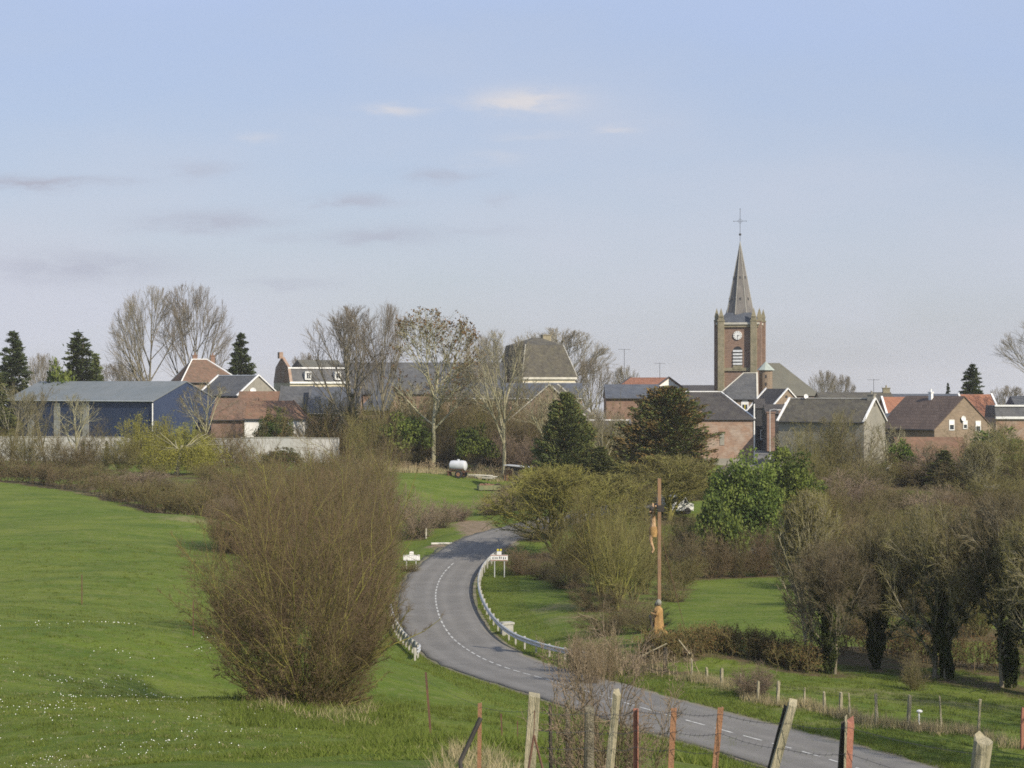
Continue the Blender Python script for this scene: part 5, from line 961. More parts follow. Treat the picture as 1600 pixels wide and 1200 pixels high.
T(ivy3, 'ivy_tree', 1300, 97, 850, 130, 'low ivy-covered tree next to the pale slim tree', sy=1, rz=.4); T(ivy2, 'ivy_tree', 1372, 100, 812, 150, 'ivy-covered twin-stemmed tree, the second in the row beyond the lower meadow', rz=.9)
T(ivy2, 'ivy_tree', 1468, 97, 790, 170, 'thick ivy-covered tree in the middle of the right row', rz=2.6); T(ivy3, 'ivy_tree', 1572, 95, 772, 180, 'ivy-covered tree at the right end of the row', rz=3.3); T(ivy2, 'ivy_tree', 1650, 92, 780, 170, 'ivy-covered tree cut by the right edge', rz=4.3); T(ash[0], 'bare_tree', 1935, 66, 700, 380, 'bare tree standing just outside the right edge of the lower meadow', rz=1.); T(ash[1], 'bare_tree', 2060, 75, 700, 380, 'second bare tree outside the right edge, whose shadow crosses the meadow', rz=2.)
# ---- right thicket
rr = random.Random(8)
for (dd, tops, xs, wh) in ((116, 892, range(1345,1660,66), 'front'), (130, 856, range(1290,1660,58), 'second'), (144, 826, range(1282,1660,54), 'third'), (158, 800, range(1285,1650,50), 'fourth'), (172, 776, range(1280,1650,46), 'fifth'), (185, 748, range(1262,1640,46), 'sixth'), (198, 724, range(1280,1640,44), 'rear')):
    for px in xs:
        v = rr.choice((0,0,1,1,2,2,2,1,3,4)); T(shb[v], 'shrub', px+rr.uniform(-14,14), dd+rr.uniform(-6,6), tops+rr.uniform(-20,16), rr.uniform(84,118), near(px, ((1290,'right of the bright evergreens'),(1340,'below the grey house'),(1390,'below the grey gable'),(1440,'below the faded tile barn'),(1490,'below the white gable windows'),(1540,'below the garden hut'),(1610,'by the right edge')), 'bare %s shrub' % HUE[v], 'in the right thicket\'s %s rank,' % wh), 'shrub', 'shrubs of the right-hand thicket', lit=.6)
for px, d, top, w, v, lb in ((1292,206,650,100,2,'tall olive shrub before the left half of the grey house'),(1345,204,668,110,1,'tall bare shrub before the gable of the grey house'),(1255,200,700,60,2,'olive shrub above the bright evergreens'),(1590,196,665,110,2,'tall olive shrub before the grey mansard house'),(1508,200,680,90,1,'tall bare shrub under the three white gable windows'),(1430,203,712,90,2,'olive shrub before the faded tile barn')):
    T(shb[v], 'shrub', px, d, top, w, lb, 'shrub')
for i, (px, w) in enumerate(((1072,64),(1112,66),(1150,64),(1190,66),(1222,60))): T(shb[3 if i % 2 else 0], 'shrub', px, 149+i, 826+3*(i % 3), w, 'reddish brown shrub of the low thicket behind the valley meadow, %s' % ('first from the cross','second from the cross','in the middle','second from the slim tree','next to the slim tree')[i], 'shrub', 'reddish thicket behind the valley meadow')
# ---- bend and road side
for px, d, top, w, v, lb in ((818,150,856,78,3,'reddish brown bush right behind the white place-name sign'),(855,146,866,80,0,'brown bush on the inner side of the bend, second from the sign'),(890,138,880,80,0,'brown bush on the inner slope beside the willow clumps'),(930,124,905,90,0,'brown bush low in front of the willows'),(985,116,925,90,1,'brown bush left of the robed statue'),
                              (1052,130,900,60,1,'brown bush right of the cross pole'),(950,110,948,110,0,'low brown bush behind the red stems'),(1010,108,940,70,1,'brown bush right behind the robed statue'),(1060,140,870,80,2,'olive bush between the cross and the reddish thicket'),(920,150,830,110,2,'broad olive bush at the back of the willow clumps'),(985,150,800,110,2,'broad olive bush left of the carved figure'),(1030,158,815,90,0,'brown bush behind the carved figure'),(1090,165,790,90,2,'olive bush left of the bright evergreens'),(1010,190,742,110,1,'tall shrub behind the right mossy tree'),(1085,192,760,80,2,'tall shrub at the foot of the rusty-tipped conifer'),(840,168,800,80,1,'bush under the left mossy tree')):
    T(shb[v], 'bush', px, d, top, w, lb, 'bush')
T(shb[0], 'bush', 642, ghit(643, 891)[1]-1.2, 878, 30, 'dark little bush right under the greyish sign board', 'bush')
# ---- the big hazel by the field and the shrubs behind it
T(big[0], 'hazel_bush', 470, 60, 742, 308, 'huge dome-shaped bare hazel bush between the meadow and the road, the nearest one', 'bush', rz=.3); T(big[1], 'hazel_bush', 540, 84, 742, 150, 'bare hazel bush joined to the right side of the huge one', 'bush', rz=1.5)
T(big[1], 'hazel_bush', 404, 84, 792, 150, 'reddish bare hazel bush behind the left side of the huge one', 'bush', rz=2.5); T(big[0], 'hazel_bush', 560, 118, 692, 130, 'bare hazel bush rising behind the huge one', 'bush', rz=3.9)
T(big[1], 'hazel_bush', 574, 146, 735, 84, 'bare hazel bush at the right rear of the huge one, near the road', 'bush', rz=5.); T(big[0], 'hazel_bush', 470, 128, 712, 170, 'olive bare hazel bush behind the middle of the huge one', 'bush', rz=.9)
T(big[1], 'hazel_bush', 385, 130, 752, 120, 'bare hazel bush at the left rear of the huge one, by the hedge end', 'bush', rz=1.9)
for i, (px, d, top, w, v) in enumerate(((350,168,742,90,0),(390,175,735,90,1),(440,170,730,90,2),(495,176,722,90,1),(540,190,706,80,1),(580,196,704,76,2),(590,176,740,80,4),(340,190,722,70,2),(400,200,716,70,1),(500,205,700,70,2),(360,152,775,70,4))):
    T(shb[v], 'shrub', px, d, top, w, near(px, ((345,'below the weeping willow'),(400,'left of the dark dome bush'),(440,'before the dark dome bush'),(500,'below the right end of the white wall'),(560,'left of the small field')), 'bare %s shrub' % HUE[v], 'behind the huge hazel,'), 'shrub', 'shrubs between the wall and the hazel')
for px, d, top, w, v, lb in ((652,174,772,64,4,'pinkish clipped hedge bush left of the road, nearest the hazel'),(688,178,782,52,4,'pinkish hedge bush left of the road, the middle one'),(716,182,786,44,4,'pinkish hedge bush left of the road at the track opening'),(768,190,770,56,4,'pinkish hedge bush just right of the track opening'),(805,192,752,64,4,'pinkish hedge bush below the shed'),(838,186,760,60,2,'olive hedge bush behind the mossy tree over the road')):
    T(shb[v], 'hedge_bush', px, d, top, w, lb, 'bush')
for i, (px, d, top, w, v) in enumerate(((575,226,640,70,2),(605,230,648,66,1),(655,232,630,70,2),(700,234,622,80,1),(735,232,640,70,2),(770,233,625,80,1),(812,231,630,80,0),(845,228,640,70,1),(690,228,672,60,0),(790,228,676,60,4),(830,224,684,60,4),(610,224,682,60,0),(905,222,650,70,2),(965,216,660,70,2),(990,210,700,70,1),(500,246,628,80,2),(545,248,622,80,1),(590,250,618,80,2),(640,250,610,90,2),(690,250,612,90,1),(740,250,606,90,2),(790,250,610,90,2),(840,248,612,90,1),(890,246,618,80,2),(925,236,650,80,0),(965,232,655,80,2),(470,238,655,60,1))):
    T(shb[v], 'shrub', px, d, top, w, near(px, ((480,'by the brick barn'),(556,'around the ivy-wrapped tree'),(605,'by the slender tree'),(635,'by the left laurel'),(677,'by the clump-leafed tree'),(715,'above the tank trailer'),(745,'by the right laurel'),(786,'by the pale straight trunk'),(830,'above the shed'),(870,'left of the dark conifer'),(930,'under the brown barn gable'),(980,'between the two conifers')), 'bare %s shrub' % HUE[v], 'in the undergrowth'+(' at the rear' if d > 240 else '')), 'shrub', 'undergrowth behind the small field')
# ---- far left
T(weep, 'weeping_willow', 276, 204, 686, 118, 'yellow-green weeping willow in front of the white wall', rz=1.)
for px, d, top, w, lb in ((216,230,652,60,'yellow-leafed shrub over the wall, the left one before the barn'),(258,231,655,62,'yellow-leafed shrub over the wall, the middle one'),(298,229,664,54,'yellow-leafed shrub over the wall by the barn corner')): T(yel[0], 'yellow_shrub', px, d, top, w, lb, 'shrub')
for i, (px, d, top, w, v) in enumerate(((-5,212,668,70,1),(40,214,655,66,2),(85,212,672,60,0),(150,214,662,70,1),(190,212,676,60,2),(352,224,662,70,0),(388,220,690,60,1),(230,208,700,50,2),(120,210,690,60,0),(320,214,690,50,1))):
    T(shb[v], 'shrub', px, d, top, w, near(px, ((0,'at the left edge'),(45,'under the thin left tree'),(85,'left of the clipped conifers'),(120,'by the left clipped conifer'),(155,'between the clipped conifers'),(195,'right of the clipped conifers'),(230,'left of the weeping willow'),(325,'right of the weeping willow'),(388,'before the rust-roofed outbuilding')), 'bare %s shrub' % HUE[v], 'along the white wall'), 'shrub', 'shrubs along the white wall')
for px in (130, 167): T(con[2], 'conifer', px, 219, 690, 12, 'little rusty clipped conifer before the white wall, %s' % ('left one' if px < 150 else 'right one'))
for px, d, top, w, v in ((110,198,728,70,2),(150,196,724,66,1),(190,192,732,66,0),(225,188,735,70,4),(262,184,744,66,1),(300,176,752,70,2),(330,180,742,70,0),(365,186,730,70,2),(410,182,742,70,1),(455,190,722,70,2),(500,190,728,70,1),(245,200,724,50,2),(320,196,722,60,2),(60,204,722,70,0),(10,204,716,70,1),(170,186,742,60,4),(210,178,752,60,4),(530,176,735,70,0),(420,166,752,80,1),(490,165,742,80,2)):
    T(shb[v], 'shrub', px, d, top, w, near(px, ((10,'at the left edge'),(60,'below the thin left tree'),(110,'left of the clipped conifers'),(160,'below the clipped conifers'),(200,'left of the weeping willow'),(250,'below the yellow shrubs'),(300,'below the weeping willow'),(345,'above the reddish hazel'),(410,'left of the dome bush'),(455,'before the dome bush'),(500,'right of the dome bush'),(540,'beside the small field')), 'bare %s shrub' % HUE[v], 'behind the meadow hedge,'), 'shrub', 'shrubs between meadow hedge and white wall', lit=.9)
for i, (px, d, top, w) in enumerate(((520,246,612,74),(640,244,596,84),(705,246,600,76),(738,250,588,80),(820,247,596,84),(900,238,604,76),(1000,226,640,60),(1240,212,668,60),(1320,208,640,70),(1385,212,660,60),(1450,204,690,70),(1545,206,660,70))):
    T(thin[i % 2], 'bare_tree', px, d, top, w, 'thin young bare tree '+('by the brick barn','left of the clump-leafed tree','right of the clump-leafed tree','behind the right laurel bush','left of the left dark conifer','above the left dark conifer','between the two dark conifers','over the bright evergreens','before the grey house front','before the grey house gable','before the faded tile barn','before the white gable windows')[i])
# ---- hedges: one object each
def hedge(name, pts, h, wd, label, mats, dens=9, seed=1, leafn=0, rt=.010, top=.25, nb=6, leafm=None, lsz=.13, hv=.6):
    rng = np.random.default_rng(seed); pts = np.array(pts, float); seg = np.linalg.norm(np.diff(pts, axis=0), axis=1); S_ = np.concatenate([[0], np.cumsum(seg)]); n = int(S_[-1]*dens); s = rng.random(n)*S_[-1]
    x = np.interp(s, S_, pts[:, 0])+rng.normal(0, wd*.28, n); y = np.interp(s, S_, pts[:, 1])+rng.normal(0, wd*.28, n); z = gz(x, y); o0 = np.array([pts[0, 0], pts[0, 1], g1(*pts[0])])
    p0 = np.stack([x, y, z-.1], 1)-o0; hh = h*rng.uniform(hv, 1, n)*(1+top*np.sin(s*.8)*np.sin(s*.31)); d = np.stack([rng.normal(0, .25, n), rng.normal(0, .25, n), np.ones(n)], 1); a = Acc()
    s0 = paths(p0, d, hh, 5, rng, .12, .02); r = rng.uniform(.012, .03, n); a.tube(s0, r, r*.3, 3, 0)
    p, dd, l, q = children(s0, r, hh, nb, rng, .15, 1, (.4, 1.1), (.25, .55), .2); s1 = paths(p, dd, l, 3, rng, .2, .03); a.tube(s1, np.full(len(l), rt*1.2), np.full(len(l), rt*.5), 3, 1)
    p, dd, l, q = children(s1, np.full(len(l), rt), l, 4, rng, .15, 1, (.4, 1.1), (.4, .8), .2); s2 = paths(p, dd, l, 2, rng, .2, .02); a.tube(s2, np.full(len(l), rt), np.full(len(l), rt*.4), 3, 1)
    if leafn: q = s2.reshape(-1, 3); sel = rng.integers(0, len(q), leafn); a.leaves(q[sel]+rng.normal(0, .08, (leafn, 3)), lsz, rng, 2, .7)
    for i in range(0, n, max(1, n//40)): LIT.append((x[i], y[i], wd*.45))
    return tag(link(name, a.mesh(name, mats+([M[leafm]] if leafm else [])), None, tuple(o0)), label, 'hedge')
def PX(l): return [(X(px, d), d) for px, d in l]
hedge('field_hedge', PX([(-30,193),(60,187),(130,181)]), 2.2, 1.8, 'dark brown hedge at the top left of the meadow', [M['twig_brown'], M['twig_red']], seed=2, leafn=4000, leafm='leaf_hedge')
hedge('field_hedge', PX([(140,179),(200,172),(262,164),(335,152)]), 2.3, 1.8, 'long brown-green hedge descending along the far edge of the meadow to the hazel', [M['twig_red'], M['twig_olive']], seed=3, leafn=5000, leafm='leaf_hedge')
hedge('road_hedge', PX([(1000,98.5),(1042,98),(1120,100),(1200,99),(1268,97)]), 1.35, 1.2, 'thick dark brown clipped hedge between the lower meadow and the valley meadow', [M['twig_brown'], M['twig_olive']], dens=34, seed=4, leafn=16000, leafm='leaf_brown', lsz=.07, top=.03, hv=.84)
hedge('bramble_bank', PX([(1290,103),(1370,106),(1450,103),(1540,101),(1640,99)]), 2.0, 2.6, 'bramble bank under the ivy-covered trees', [M['twig_brown'], M['twig_brown']], dens=12, seed=5, leafn=8000, leafm='leaf_brown', lsz=.08)
hedge('field_edge_scrub', PX([(560,221),(640,223),(720,226),(800,222)]), 1.1, 1.6, 'strip of dry scrub along the back of the small field', [M['twig_dry'], M['twig_dry']], dens=10, seed=6)
hedge('back_thicket', PX([(560,232),(680,236),(800,235),(900,230),(985,222)]), 6.0, 5.0, 'deep tangled thicket filling the ground behind the small field', [M['twig_brown'], M['twig_olive']], dens=11, seed=7, rt=.016, leafn=6000, leafm='leaf_hedge', lsz=.2)
hedge('bank_scrub', PX([(880,98),(935,95),(990,94),(1058,94.5)]), 1.7, 2.2, 'pale dry scrub beside the road between the guard rail end and the statue', [M['twig_dry'], M['twig_pink']], dens=14, seed=8)
hedge('low_hedge', PX([(1085,156),(1160,158),(1235,158)]), 1.5, 1.2, 'low brown hedge in front of the reddish thicket', [M['twig_red'], M['twig_brown']], dens=12, seed=9)
for px, d, top, w, lb in ((908,91,965,46,'clump of tall reddish stems beside the end of the guard rail, left'),(948,92,952,56,'clump of tall reddish stems beside the end of the guard rail, right'),(926,90.5,990,50,'lower clump of reddish stems by the road edge')): T(redst, 'stem_clump', px, d, top+18, w*.8, lb, 'bush')
T(shb[4], 'bush', 1180, 84, 1038, 70, 'thin bare bush by the roadside fence', 'bush'); T(shb[1], 'bush', 1430, 92, 1020, 46, 'small bare bush at the foot of the ivy-covered trees', 'bush')
# foreground bush on the near fence
fgb = shrub_mesh('thorn', 161, 1.6, .42, stems=52, nb=13, nt=9, ntt=3, rs=.009, rt=.0024, mats=[M['twig_brown'], M['twig_pink']], spread=.62, base=.3, wander=.12, leaf=(2600, .012, 1))
x, y = X(952, 15.5), 15.5; z = g1(x, y)
tag(link('thorn_bush', fgb, None, (x, y, z), .5, (1.0, 1.0, (Z(1046, 15.5)-z)/fgb['h'])), 'reddish bare thorn bush growing among the near fence posts', 'bush')
fgg = shrub_mesh('bramble', 162, 1.3, .6, stems=16, nb=8, nt=5, ntt=1, rs=.006, rt=.002, mats=[M['twig_brown'], M['twig_olive'], M['leaf_green']], spread=1.0, base=.25, leaf=(1500, .028, 2))
tag(link('bramble', fgg, None, (X(897,15.2), 15.2, g1(X(897,15.2),15.2)), 1., (.8,.8,1)), 'green-leafed bramble low in front of the thorn bush', 'bush')
# ================================================================== FENCES
random.seed(3)
def stake(name, px_t, py_t, px_b, d, wpx, m, label, kind='square', group=None, extra=.35, tilt_d=0.0, py_b=None, cat='fence post'):
    """post whose top is seen at (px_t, py_t) and whose base line passes px_b on the bottom edge / at py_b"""
    yb = py_b or 1200; xb, zbm = X(px_b, d), Z(yb, d); xt, zt = X(px_t, d), Z(py_t, d); gzv = g1(xb, d); u = (xt-xb)/(zt-zbm); x0 = xb+u*(gzv-zbm); w = wpx*d/F
    base = Vector((x0, d, gzv)); topv = Vector((xt, d+tilt_d, zt)); h = (topv-base).length+extra
    q = (topv-base).to_track_quat('Z', 'Y'); rr = random.Random(int(px_t)); b_ = MB(); n = 9 if kind != 'angle' else 2
    if kind == 'flat': b_.box((0,0,h/2-extra),(w,.012,h)); b_.box((-w*.5,.018,h/2-extra),(.008,.036,h))
    if kind in ('round', 'square', 'split'):
        sides = 10 if kind == 'round' else (4 if kind == 'square' else 5); vs = []; K = 9
        for i in range(K+1):
            t_ = i/K; sc_ = 1.08-.10*t_+rr.uniform(-.05,.05)*(kind != 'square'); ox = rr.uniform(-.06,.06)*w*(kind != 'round')
            for j in range(sides):
                a = 2*math.pi*(j+.5)/sides+(.15 if kind == 'split' else 0); rad = w*.5*sc_*(1.25 if sides == 4 else 1.05)*(1+rr.uniform(-.04,.04)); tz = h*t_-extra+(rr.uniform(-.02,.02) if i == K else 0)+(.03*math.cos(a) if i == K else 0); vs.append((math.cos(a)*rad+ox, math.sin(a)*rad, tz))
        fs = [(i*sides+j, i*sides+(j+1) % sides, (i+1)*sides+(j+1) % sides, (i+1)*sides+j) for i in range(K) for j in range(sides)]+[tuple(range(sides))[::-1], tuple(K*sides+j for j in range(sides))]; b_.add(vs, fs)
    elif kind == 'angle':                   # steel T / L section
        b_.box((0,0,h/2-extra),(w,.006,h)); b_.box((w*.42,w*.3,h/2-extra),(.006,w*.6,h))
    o = b_.build(name, M[m], None, base); o.rotation_euler = q.to_euler(); tag(o, label, cat, group); return o
st = stake
st('steel_stake', 664, 1050, 676, 30, 5, 'rust_dark', 'lone thin rusty stake at the crest of the meadow, left of the braced post', 'angle')
brp = st('steel_post', 752, 1098, 751, 20.3, 8, 'rust', 'rusty steel end post held up by a dark diagonal brace', 'flat')
MB().tube([(X(751,20.2),20.2,Z(1122,20.2)),(X(719,20.0),20.0,Z(1190,20.0)),(X(722,19.9),19.9,Z(1215,19.9))],.026,6).build('steel_brace', M['black_wood_and_shade']); tag(bpy.data.objects['steel_brace'], 'dark diagonal brace leaning against the rusty steel end post', 'brace')
st('steel_stake', 782, 1115, 786, 30, 3.4, 'rust_dark', 'very thin rusty rod standing in the verge between the braced post and the plank post', 'angle'); st('steel_stake', 808, 1126, 809, 33, 2.2, 'rust_dark', 'faintest thin rod just left of the plank post', 'angle')
st('plank_post', 835, 1086, 828, 14.6, 20, 'wood_grey', 'broad weathered plank post with a rusty inverted V brace on its face', 'square')
b_ = MB(); b_.tube([(X(834,14.5),14.42,Z(1146,14.5)),(X(849,14.4),14.36,Z(1204,14.4))],.010,6).tube([(X(834,14.5),14.42,Z(1146,14.5)),(X(825,14.4),14.36,Z(1204,14.4))],.010,6).tube([(X(835,14.5),14.44,Z(1108,14.5)),(X(834,14.5),14.42,Z(1146,14.5))],.004,5); o = b_.build('bracket', M['rust_dark']); tag(o, 'rusty inverted V brace on the broad plank post', 'bracket')
st('wooden_post', 860, 1104, 861, 16.5, 6, 'wood_dark_and_shade', 'thin dark wooden post between the plank post and the bush', 'split'); st('wooden_post', 887, 1099, 888, 17, 8, 'bark_post', 'slim pale barked post at the left side of the thorn bush', 'round')
st('wooden_post', 921, 1106, 920, 14.8, 15, 'bark_post', 'thick flaky barked post in the middle of the thorn bush', 'round'); st('wooden_post', 964, 1080, 952, 14.0, 13, 'wood_grey', 'tall pale wooden post at the right side of the thorn bush, leaning right', 'split')
st('steel_post', 993, 1107, 993, 14.0, 7, 'rust_red', 'red-painted steel post just right of the tall pale wooden post', 'flat'); st('steel_post', 1056, 1106, 1051, 13.8, 9.5, 'rust', 'rust-orange steel post, the left of the matching two before the road', 'flat'); st('steel_post', 1129, 1105, 1120, 13.6, 9.5, 'rust', 'rust-orange steel post, the right of the matching two before the road', 'flat')
st('wooden_post', 1238, 1101, 1210, 13.2, 14, 'wood_grey', 'pale square post leaning strongly to the right in front of the road', 'square'); st('wooden_post', 1228, 1106, 1203, 13.26, 8, 'wood_dark_and_shade', 'dark strip painted in as the shaded left side of the leaning pale post', 'square')  # second piece is painted shade: the unlit left side of the leaning post
o = st('painted_post', 1329, 1127, 1325, 12.9, 12, 'rust_red', 'post with a red-painted steel face beside a black strip of painted shade', 'square'); st('shade_strip', 1319, 1131, 1314, 12.95, 10, 'wood_dark_and_shade', 'black strip painted in as the shaded left side of the red-faced post', 'square'); st('wood_lath', 1322, 1126, 1320, 12.85, 4, 'wood_grey', 'thin pale lath between the black shade strip and the red face', 'square')  # black strip paints the unlit left side of the red-faced post
st('round_post', 1537, 1156, 1531, 12.4, 28, 'wood_grey', 'short thick round log post at the bottom right', 'round')
def wire(pts, label, name='barbed_wire', r=.0016, barbs=True):
    V3 = [Vector(P(*p)) for p in pts]; fine = []
    for a, b_ in zip(V3[:-1], V3[1:]):
        n = 10
        for k in range(n): t_ = k/n; q = a.lerp(b_, t_); q.z -= .02*math.sin(math.pi*t_); fine.append(q)
    fine.append(V3[-1]); w = MB().tube(fine, r, 4)
    if barbs:
        for a, b_ in zip(fine[:-1], fine[1:]):
            q = a.lerp(b_, .4); w.tube([q+Vector((-.006,0,-.012)), q+Vector((.006,0,.012))], .0012, 3)
    o = w.build(name, M['iron']); tag(o, label, 'wire')
DY = .07
for nm, ys in (('top', (1112,1114,1116,1110,1112,1116,1131,1137,1180)), ('middle', (1140,1142,1144,1141,1144,1146,1171,1178,1235)), ('bottom', (1166,1168,1170,1167,1171,1175,1205,1215,1270))):
    xs_ = (835,921,958,993,1054,1126,1234 if nm == 'top' else (1228 if nm == 'middle' else 1217),1326,1537); ds_ = (14.55,14.7,13.95,13.95,13.75,13.55,13.12,12.82,12.3)
    wire([(x_, y_, d_) for x_, y_, d_ in zip(xs_, ys, ds_)], 'barbed wire strung along the near posts, %s strand' % nm)
wire([(664,1062,30),(752,1105,20.2),(835,1112,14.5)], 'barbed wire running from the lone stake to the plank post')
# meadow posts on the left
x, y, z = ghit(302, 995); o = MB().box((0,0,.62),(.045,.045,1.7)).build('steel_stake', M['rust_dark'], None, (x,y,z)); tag(o, 'rusty stake in the meadow just left of the hazel bush', 'fence post')
x, y, z = ghit(128, 945); o = MB().box((0,0,.62),(.045,.045,1.7)).build('steel_stake', M['rust_dark'], None, (x,y,z)); tag(o, 'rusty stake standing far out in the left meadow', 'fence post')
# roadside fence of the lower meadow
fp = [(1081,1064,1030),(1104,1068,1042),(1127,1074,1044),(1158,1082,1052),(1184,1100,1064),(1215,1104,1065),(1256,1106,1074),(1288,1115,1081),(1314,1120,1082),(1328,1124,1083),(1370,1133,1084),(1419,1139,1086),(1471,1145,1088),(1529,1150,1093),(1597,1172,1105)]
pts = []
base_m = None
for i, (px, pb, pt) in enumerate(fp):
    x, y, z = ghit(px, pb, 60, 110); h = Z(pt, y)-z; w = .045+.02*((i*7) % 3); vs_ = MB(); rr = random.Random(i)
    K = 4; sd_ = 6; vs = [(math.cos(2*math.pi*j/sd_)*w*(1-.12*k/K)+.02*rr.uniform(-1,1), math.sin(2*math.pi*j/sd_)*w*(1-.12*k/K), -.3+(h+.3)*k/K+(rr.uniform(-.04,.04) if k == K else 0)) for k in range(K+1) for j in range(sd_)]
    vs_.add(vs, [(k*sd_+j, k*sd_+(j+1) % sd_, (k+1)*sd_+(j+1) % sd_, (k+1)*sd_+j) for k in range(K) for j in range(sd_)]+[tuple(K*sd_+j for j in range(sd_))])
    o = vs_.build('meadow_post', M['rust_red' if i == 14 else 'wood_grey'], None, (x, y, z)); o.rotation_euler = (rr.uniform(-.05,.05), rr.uniform(-.05,.05), 0)
    lb = 'rusty iron post at the right end of the roadside meadow fence' if i == 14 else 'weathered thin post of the roadside meadow fence, %s from the dark corner post' % ('first','second','third','fourth','fifth','sixth','seventh','eighth','ninth','tenth','eleventh','twelfth','thirteenth','fourteenth')[i]
    tag(o, lb, 'fence post', 'posts of the roadside meadow fence'); pts.append((x, y, z+h*.85, z+h*.5))
for q, nm in ((2, 'upper'), (3, 'lower')): o = MB().tube([Vector((p[0], p[1], p[q])) for p in pts], .004, 4).build('fence_wire', M['iron']); tag(o, '%s wire of the roadside meadow fence' % nm, 'wire')
x, y, z = ghit(1039, 1052, 60, 115); o = MB().tube([(0,0,-.2),(.03,0,1.25)],[.12,.10],8).build('gate_post', M['wood_dark_and_shade'], None, (x,y,z)); tag(o, 'dark thick corner post near the dry scrub right of the statue', 'fence post')
o = MB().tube([(-1.3,0,.75),(.0,0,1.4),(.1,0,1.45)],.035,5).tube([(.7,.2,1.6),(1.25,.1,.9)],.04,5).build('fallen_branch', M['wood_grey'], None, (x,y,z)); tag(o, 'pale broken branches leaning on the dark corner post', 'branch')
x, y, z = ghit(1436, 1136, 60, 110); o = MB().tube([(0,0,-.2),(0,0,.55)],.03,6).ball((.02,0,.6),.09,7,(1.4,1,.8)).build('insulator_post', M['white'], None, (x,y,z)); tag(o, 'little white-topped peg in the lower meadow near the fence', 'peg')
# ================================================================== GRASS, DAISIES, COVER
def blades(name, pts, h, w, mat_, label, seed=0, lean=.35):
    rng = np.random.default_rng(seed); n = len(pts); z = gz(pts[:, 0], pts[:, 1]); b0 = np.column_stack([pts, z-.02]); an = rng.random(n)*np.pi; hh = h*rng.uniform(.5, 1.3, n); ww = w*rng.uniform(.7, 1.3, n)
    dx = np.stack([np.cos(an)*ww, np.sin(an)*ww, an*0], 1); tip = b0+np.stack([rng.normal(0, lean, n)*hh, rng.normal(0, lean, n)*hh, hh], 1); Vt = np.stack([b0-dx, b0+dx, tip], 1).reshape(-1, 3)
    o = link(name, np_mesh(name, Vt, np.arange(3*n).reshape(-1, 3), [M[mat_]])); tag(o, label, 'grass', kind='stuff'); return o
rng = np.random.default_rng(77)
def road_pts(n, s0, s1, o0, o1, side, power=1.):
    s = rng.uniform(s0, s1, n); o = (o0+(o1-o0)*rng.random(n)**power)*side; x = np.interp(s, RS, RD[:, 0])+np.interp(s, RS, RN[:, 0])*o; y = np.interp(s, RS, RD[:, 1])+np.interp(s, RS, RN[:, 1])*o; return np.stack([x, y], 1)
a = np.vstack([road_pts(60000, 0, 110, HW+.30, HW+3.5, 1, 1.5), road_pts(60000, 0, 110, HW+.30, HW+4.5, -1, 1.5)])
blades('verge_grass', a, .12, .014, 'blade', 'grass of the verges on both sides of the road', 1)
def field_pts(n, d0, d1, px0, px1, bias=1.):
    d = d0+(d1-d0)*rng.random(n)**bias; px = rng.uniform(px0, px1, n); return np.stack([(px-800)*d/F, d], 1)
def clump(p, r, k): q = np.repeat(p, k, 0); return q+rng.normal(0, r, q.shape)
a = field_pts(150000, 24, 62, -60, 900, 1.3); blades('meadow_grass', a, .055, .008, 'blade', 'short grass of the near meadow', 2, .6)
a = clump(field_pts(1500, 25, 58, -60, 760), .11, 34); blades('meadow_clumps', a, .10, .008, 'blade', 'lush grass clumps of the near meadow', 12, .5)
a = clump(field_pts(700, 25, 70, -60, 700), .10, 12); blades('dead_stalks', a, .07, .007, 'blade_dry', 'dead straw stalks lying in the near meadow', 13, .9)
a = clump(field_pts(2400, 56, 130, -60, 420), .12, 18); blades('meadow_tufts', a, .09, .016, 'blade', 'grass tufts of the far meadow', 3, .5)
a = clump(field_pts(1800, 26, 75, 560, 1150), .10, 26); blades('bank_grass', a, .20, .009, 'blade', 'rough grass on the bank below the near fence', 4, .45)
a = clump(field_pts(1500, 68, 100, 1030, 1660), .15, 24); blades('lower_meadow_grass', a, .16, .013, 'blade', 'grass of the lower meadow beyond the road', 5, .5)
fx = np.array([p[0] for p in pts]); fy = np.array([p[1] for p in pts]); s = rng.random(260); ix = np.interp(s, np.linspace(0, 1, len(fx)), fx); iy = np.interp(s, np.linspace(0, 1, len(fy)), fy)
a = clump(np.stack([ix, iy], 1)+rng.normal(0, .3, (260, 2)), .16, 30); blades('dry_grass', a, .42, .010, 'blade_dry', 'dry straw-coloured grass along the roadside meadow fence', 6, .3)
a = clump(np.stack([rng.uniform(X(690,24),X(800,19),60), rng.uniform(19,25,60)], 1), .07, 26); blades('dry_tuft', a, .22, .005, 'blade_dry', 'dry grass tufts around the foot of the braced post', 7, .5)
a = clump(field_pts(300, 215, 224, 560, 830), .3, 16); blades('field_edge_grass', a, .5, .03, 'blade_dry', 'tall dry grass along the back edge of the small field', 8, .3)
a = clump(field_pts(26, 55, 60, 395, 580), .22, 26); blades('bush_foot_grass', a, .30, .013, 'blade_dry', 'pale dead grass round the foot of the huge hazel', 14, .5)
a = clump(field_pts(260, 51, 62, 360, 640), .25, 30); blades('rank_grass', a, .24, .014, 'blade', 'rank green grass round the foot of the huge hazel', 15, .5)
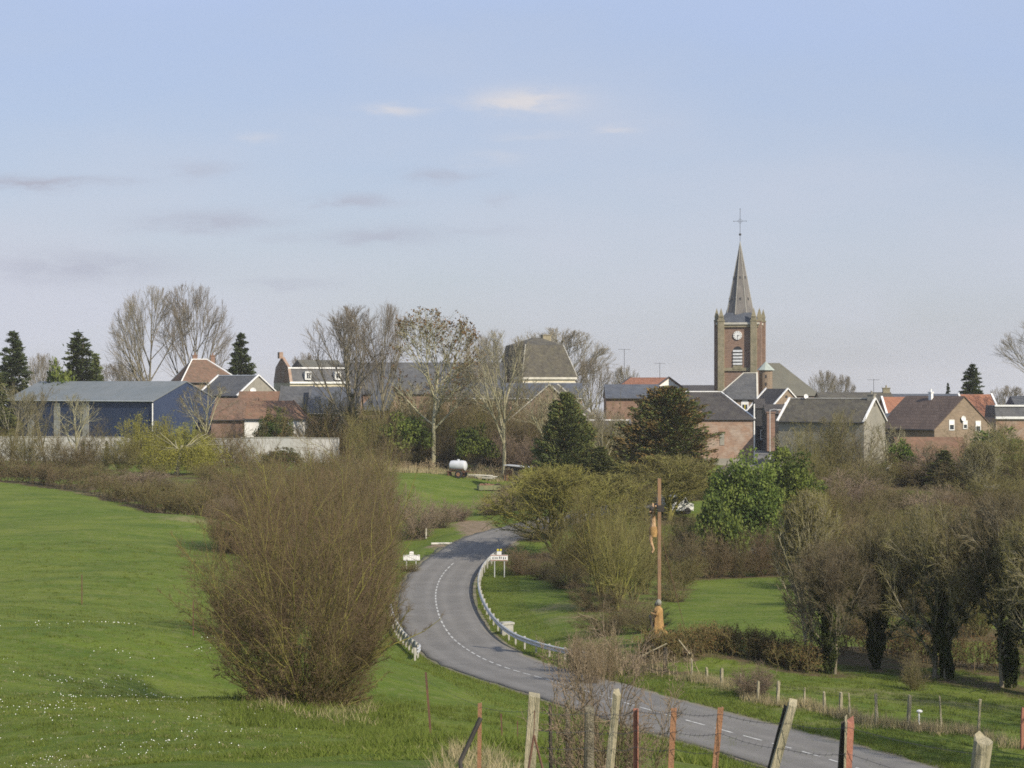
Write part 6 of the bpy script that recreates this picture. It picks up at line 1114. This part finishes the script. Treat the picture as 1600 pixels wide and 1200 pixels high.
# daisies: white heads in loose drifts
q = np.vstack([field_pts(170, 30, 70, -20, 500, .9), clump(field_pts(34, 36, 84, -20, 360), .6, 9)]); z = gz(q[:, 0], q[:, 1])+.10; n = len(q); k6 = 6; rs_ = rng.uniform(.004, .0115, n)*(q[:, 1]/42)
ang_ = np.arange(k6)*2*np.pi/k6; Vt = np.stack([q[:, 0, None]+np.cos(ang_)*rs_[:, None], q[:, 1, None]+np.sin(ang_)*rs_[:, None]*.8, z[:, None]+np.sin(ang_)*rs_[:, None]*.7], -1).reshape(-1, 3)
tag(link('daisies', np_mesh('daisies', Vt, np.arange(n*k6).reshape(-1, k6), [M['daisy']])), 'white daisies scattered over the near meadow', 'flowers', kind='stuff')
# ground cover attribute: leaf litter under plants, dry grass, bare dirt
gv = ground_V; cov = np.zeros((len(gv), 4), np.float32); cov[:, 3] = 1
near = (gv[:, 1] > 5) & (gv[:, 1] < 330) & (np.abs(gv[:, 0]) < 90)
gi = np.where(near)[0]; pxy = gv[gi, :2]; acc = np.zeros(len(gi))
for (x, y, r_) in LIT:
    q = ((pxy[:, 0]-x)**2+(pxy[:, 1]-y)**2)/(r_*r_+.3); m_ = q < 6; acc[m_] += np.exp(-q[m_]*1.1)*.9
cov[gi, 0] = np.clip(acc, 0, 1)
dr, ir = road_dist(pxy); cov[gi, 2] = np.clip(1.0-np.abs(dr-HW-.2)/.55, 0, 1)*.75
def blob(ch, px, py, rx_, ry_, v): 
    x, y, z = ghit(px, py); q = ((pxy[:, 0]-x)/rx_)**2+((pxy[:, 1]-y)/ry_)**2; cov[gi, ch] = np.maximum(cov[gi, ch], v*np.exp(-q))
for px, py in ((770,840),(755,833),(745,826),(738,820)): blob(2, px, py, 2.2, 3.2, 1)
blob(2, 690, 856, 1.6, 2.2, .8); blob(2, 640, 900, .9, 2.5, .5)
for px, py, a_, b_ in ((870,950,3,4),(900,965,3,3),(950,1060,3,3),(1100,1070,4,1.6),(1200,1105,5,1.6),(1350,1130,5,1.5),(1300,1080,7,3),(1500,1100,6,2.5),(620,735,8,3),(700,736,8,3),(110,1192,1.4,1.0),(300,812,5,3),(200,775,8,3)): blob(1, px, py, a_, b_, .62)
ca = ground_me.attributes.new('cover', 'FLOAT_COLOR', 'POINT'); ca.data.foreach_set('color', cov.ravel())

# ================================================================== HAZE: thin even air round the whole scene
hz = bpy.data.materials.new('haze'); hz.use_nodes = True; t = hz.node_tree
for n in list(t.nodes): t.nodes.remove(n)
vo = t.nodes.new('ShaderNodeVolumePrincipled'); vo.inputs['Color'].default_value = (.92, .91, .90, 1); vo.inputs['Density'].default_value = .00014; ou = t.nodes.new('ShaderNodeOutputMaterial'); t.links.new(vo.outputs[0], ou.inputs['Volume'])
tag(MB().box((0, 2500, -125), (6400, 5500, 320)).build('haze', hz), kind='stuff')
_chk()
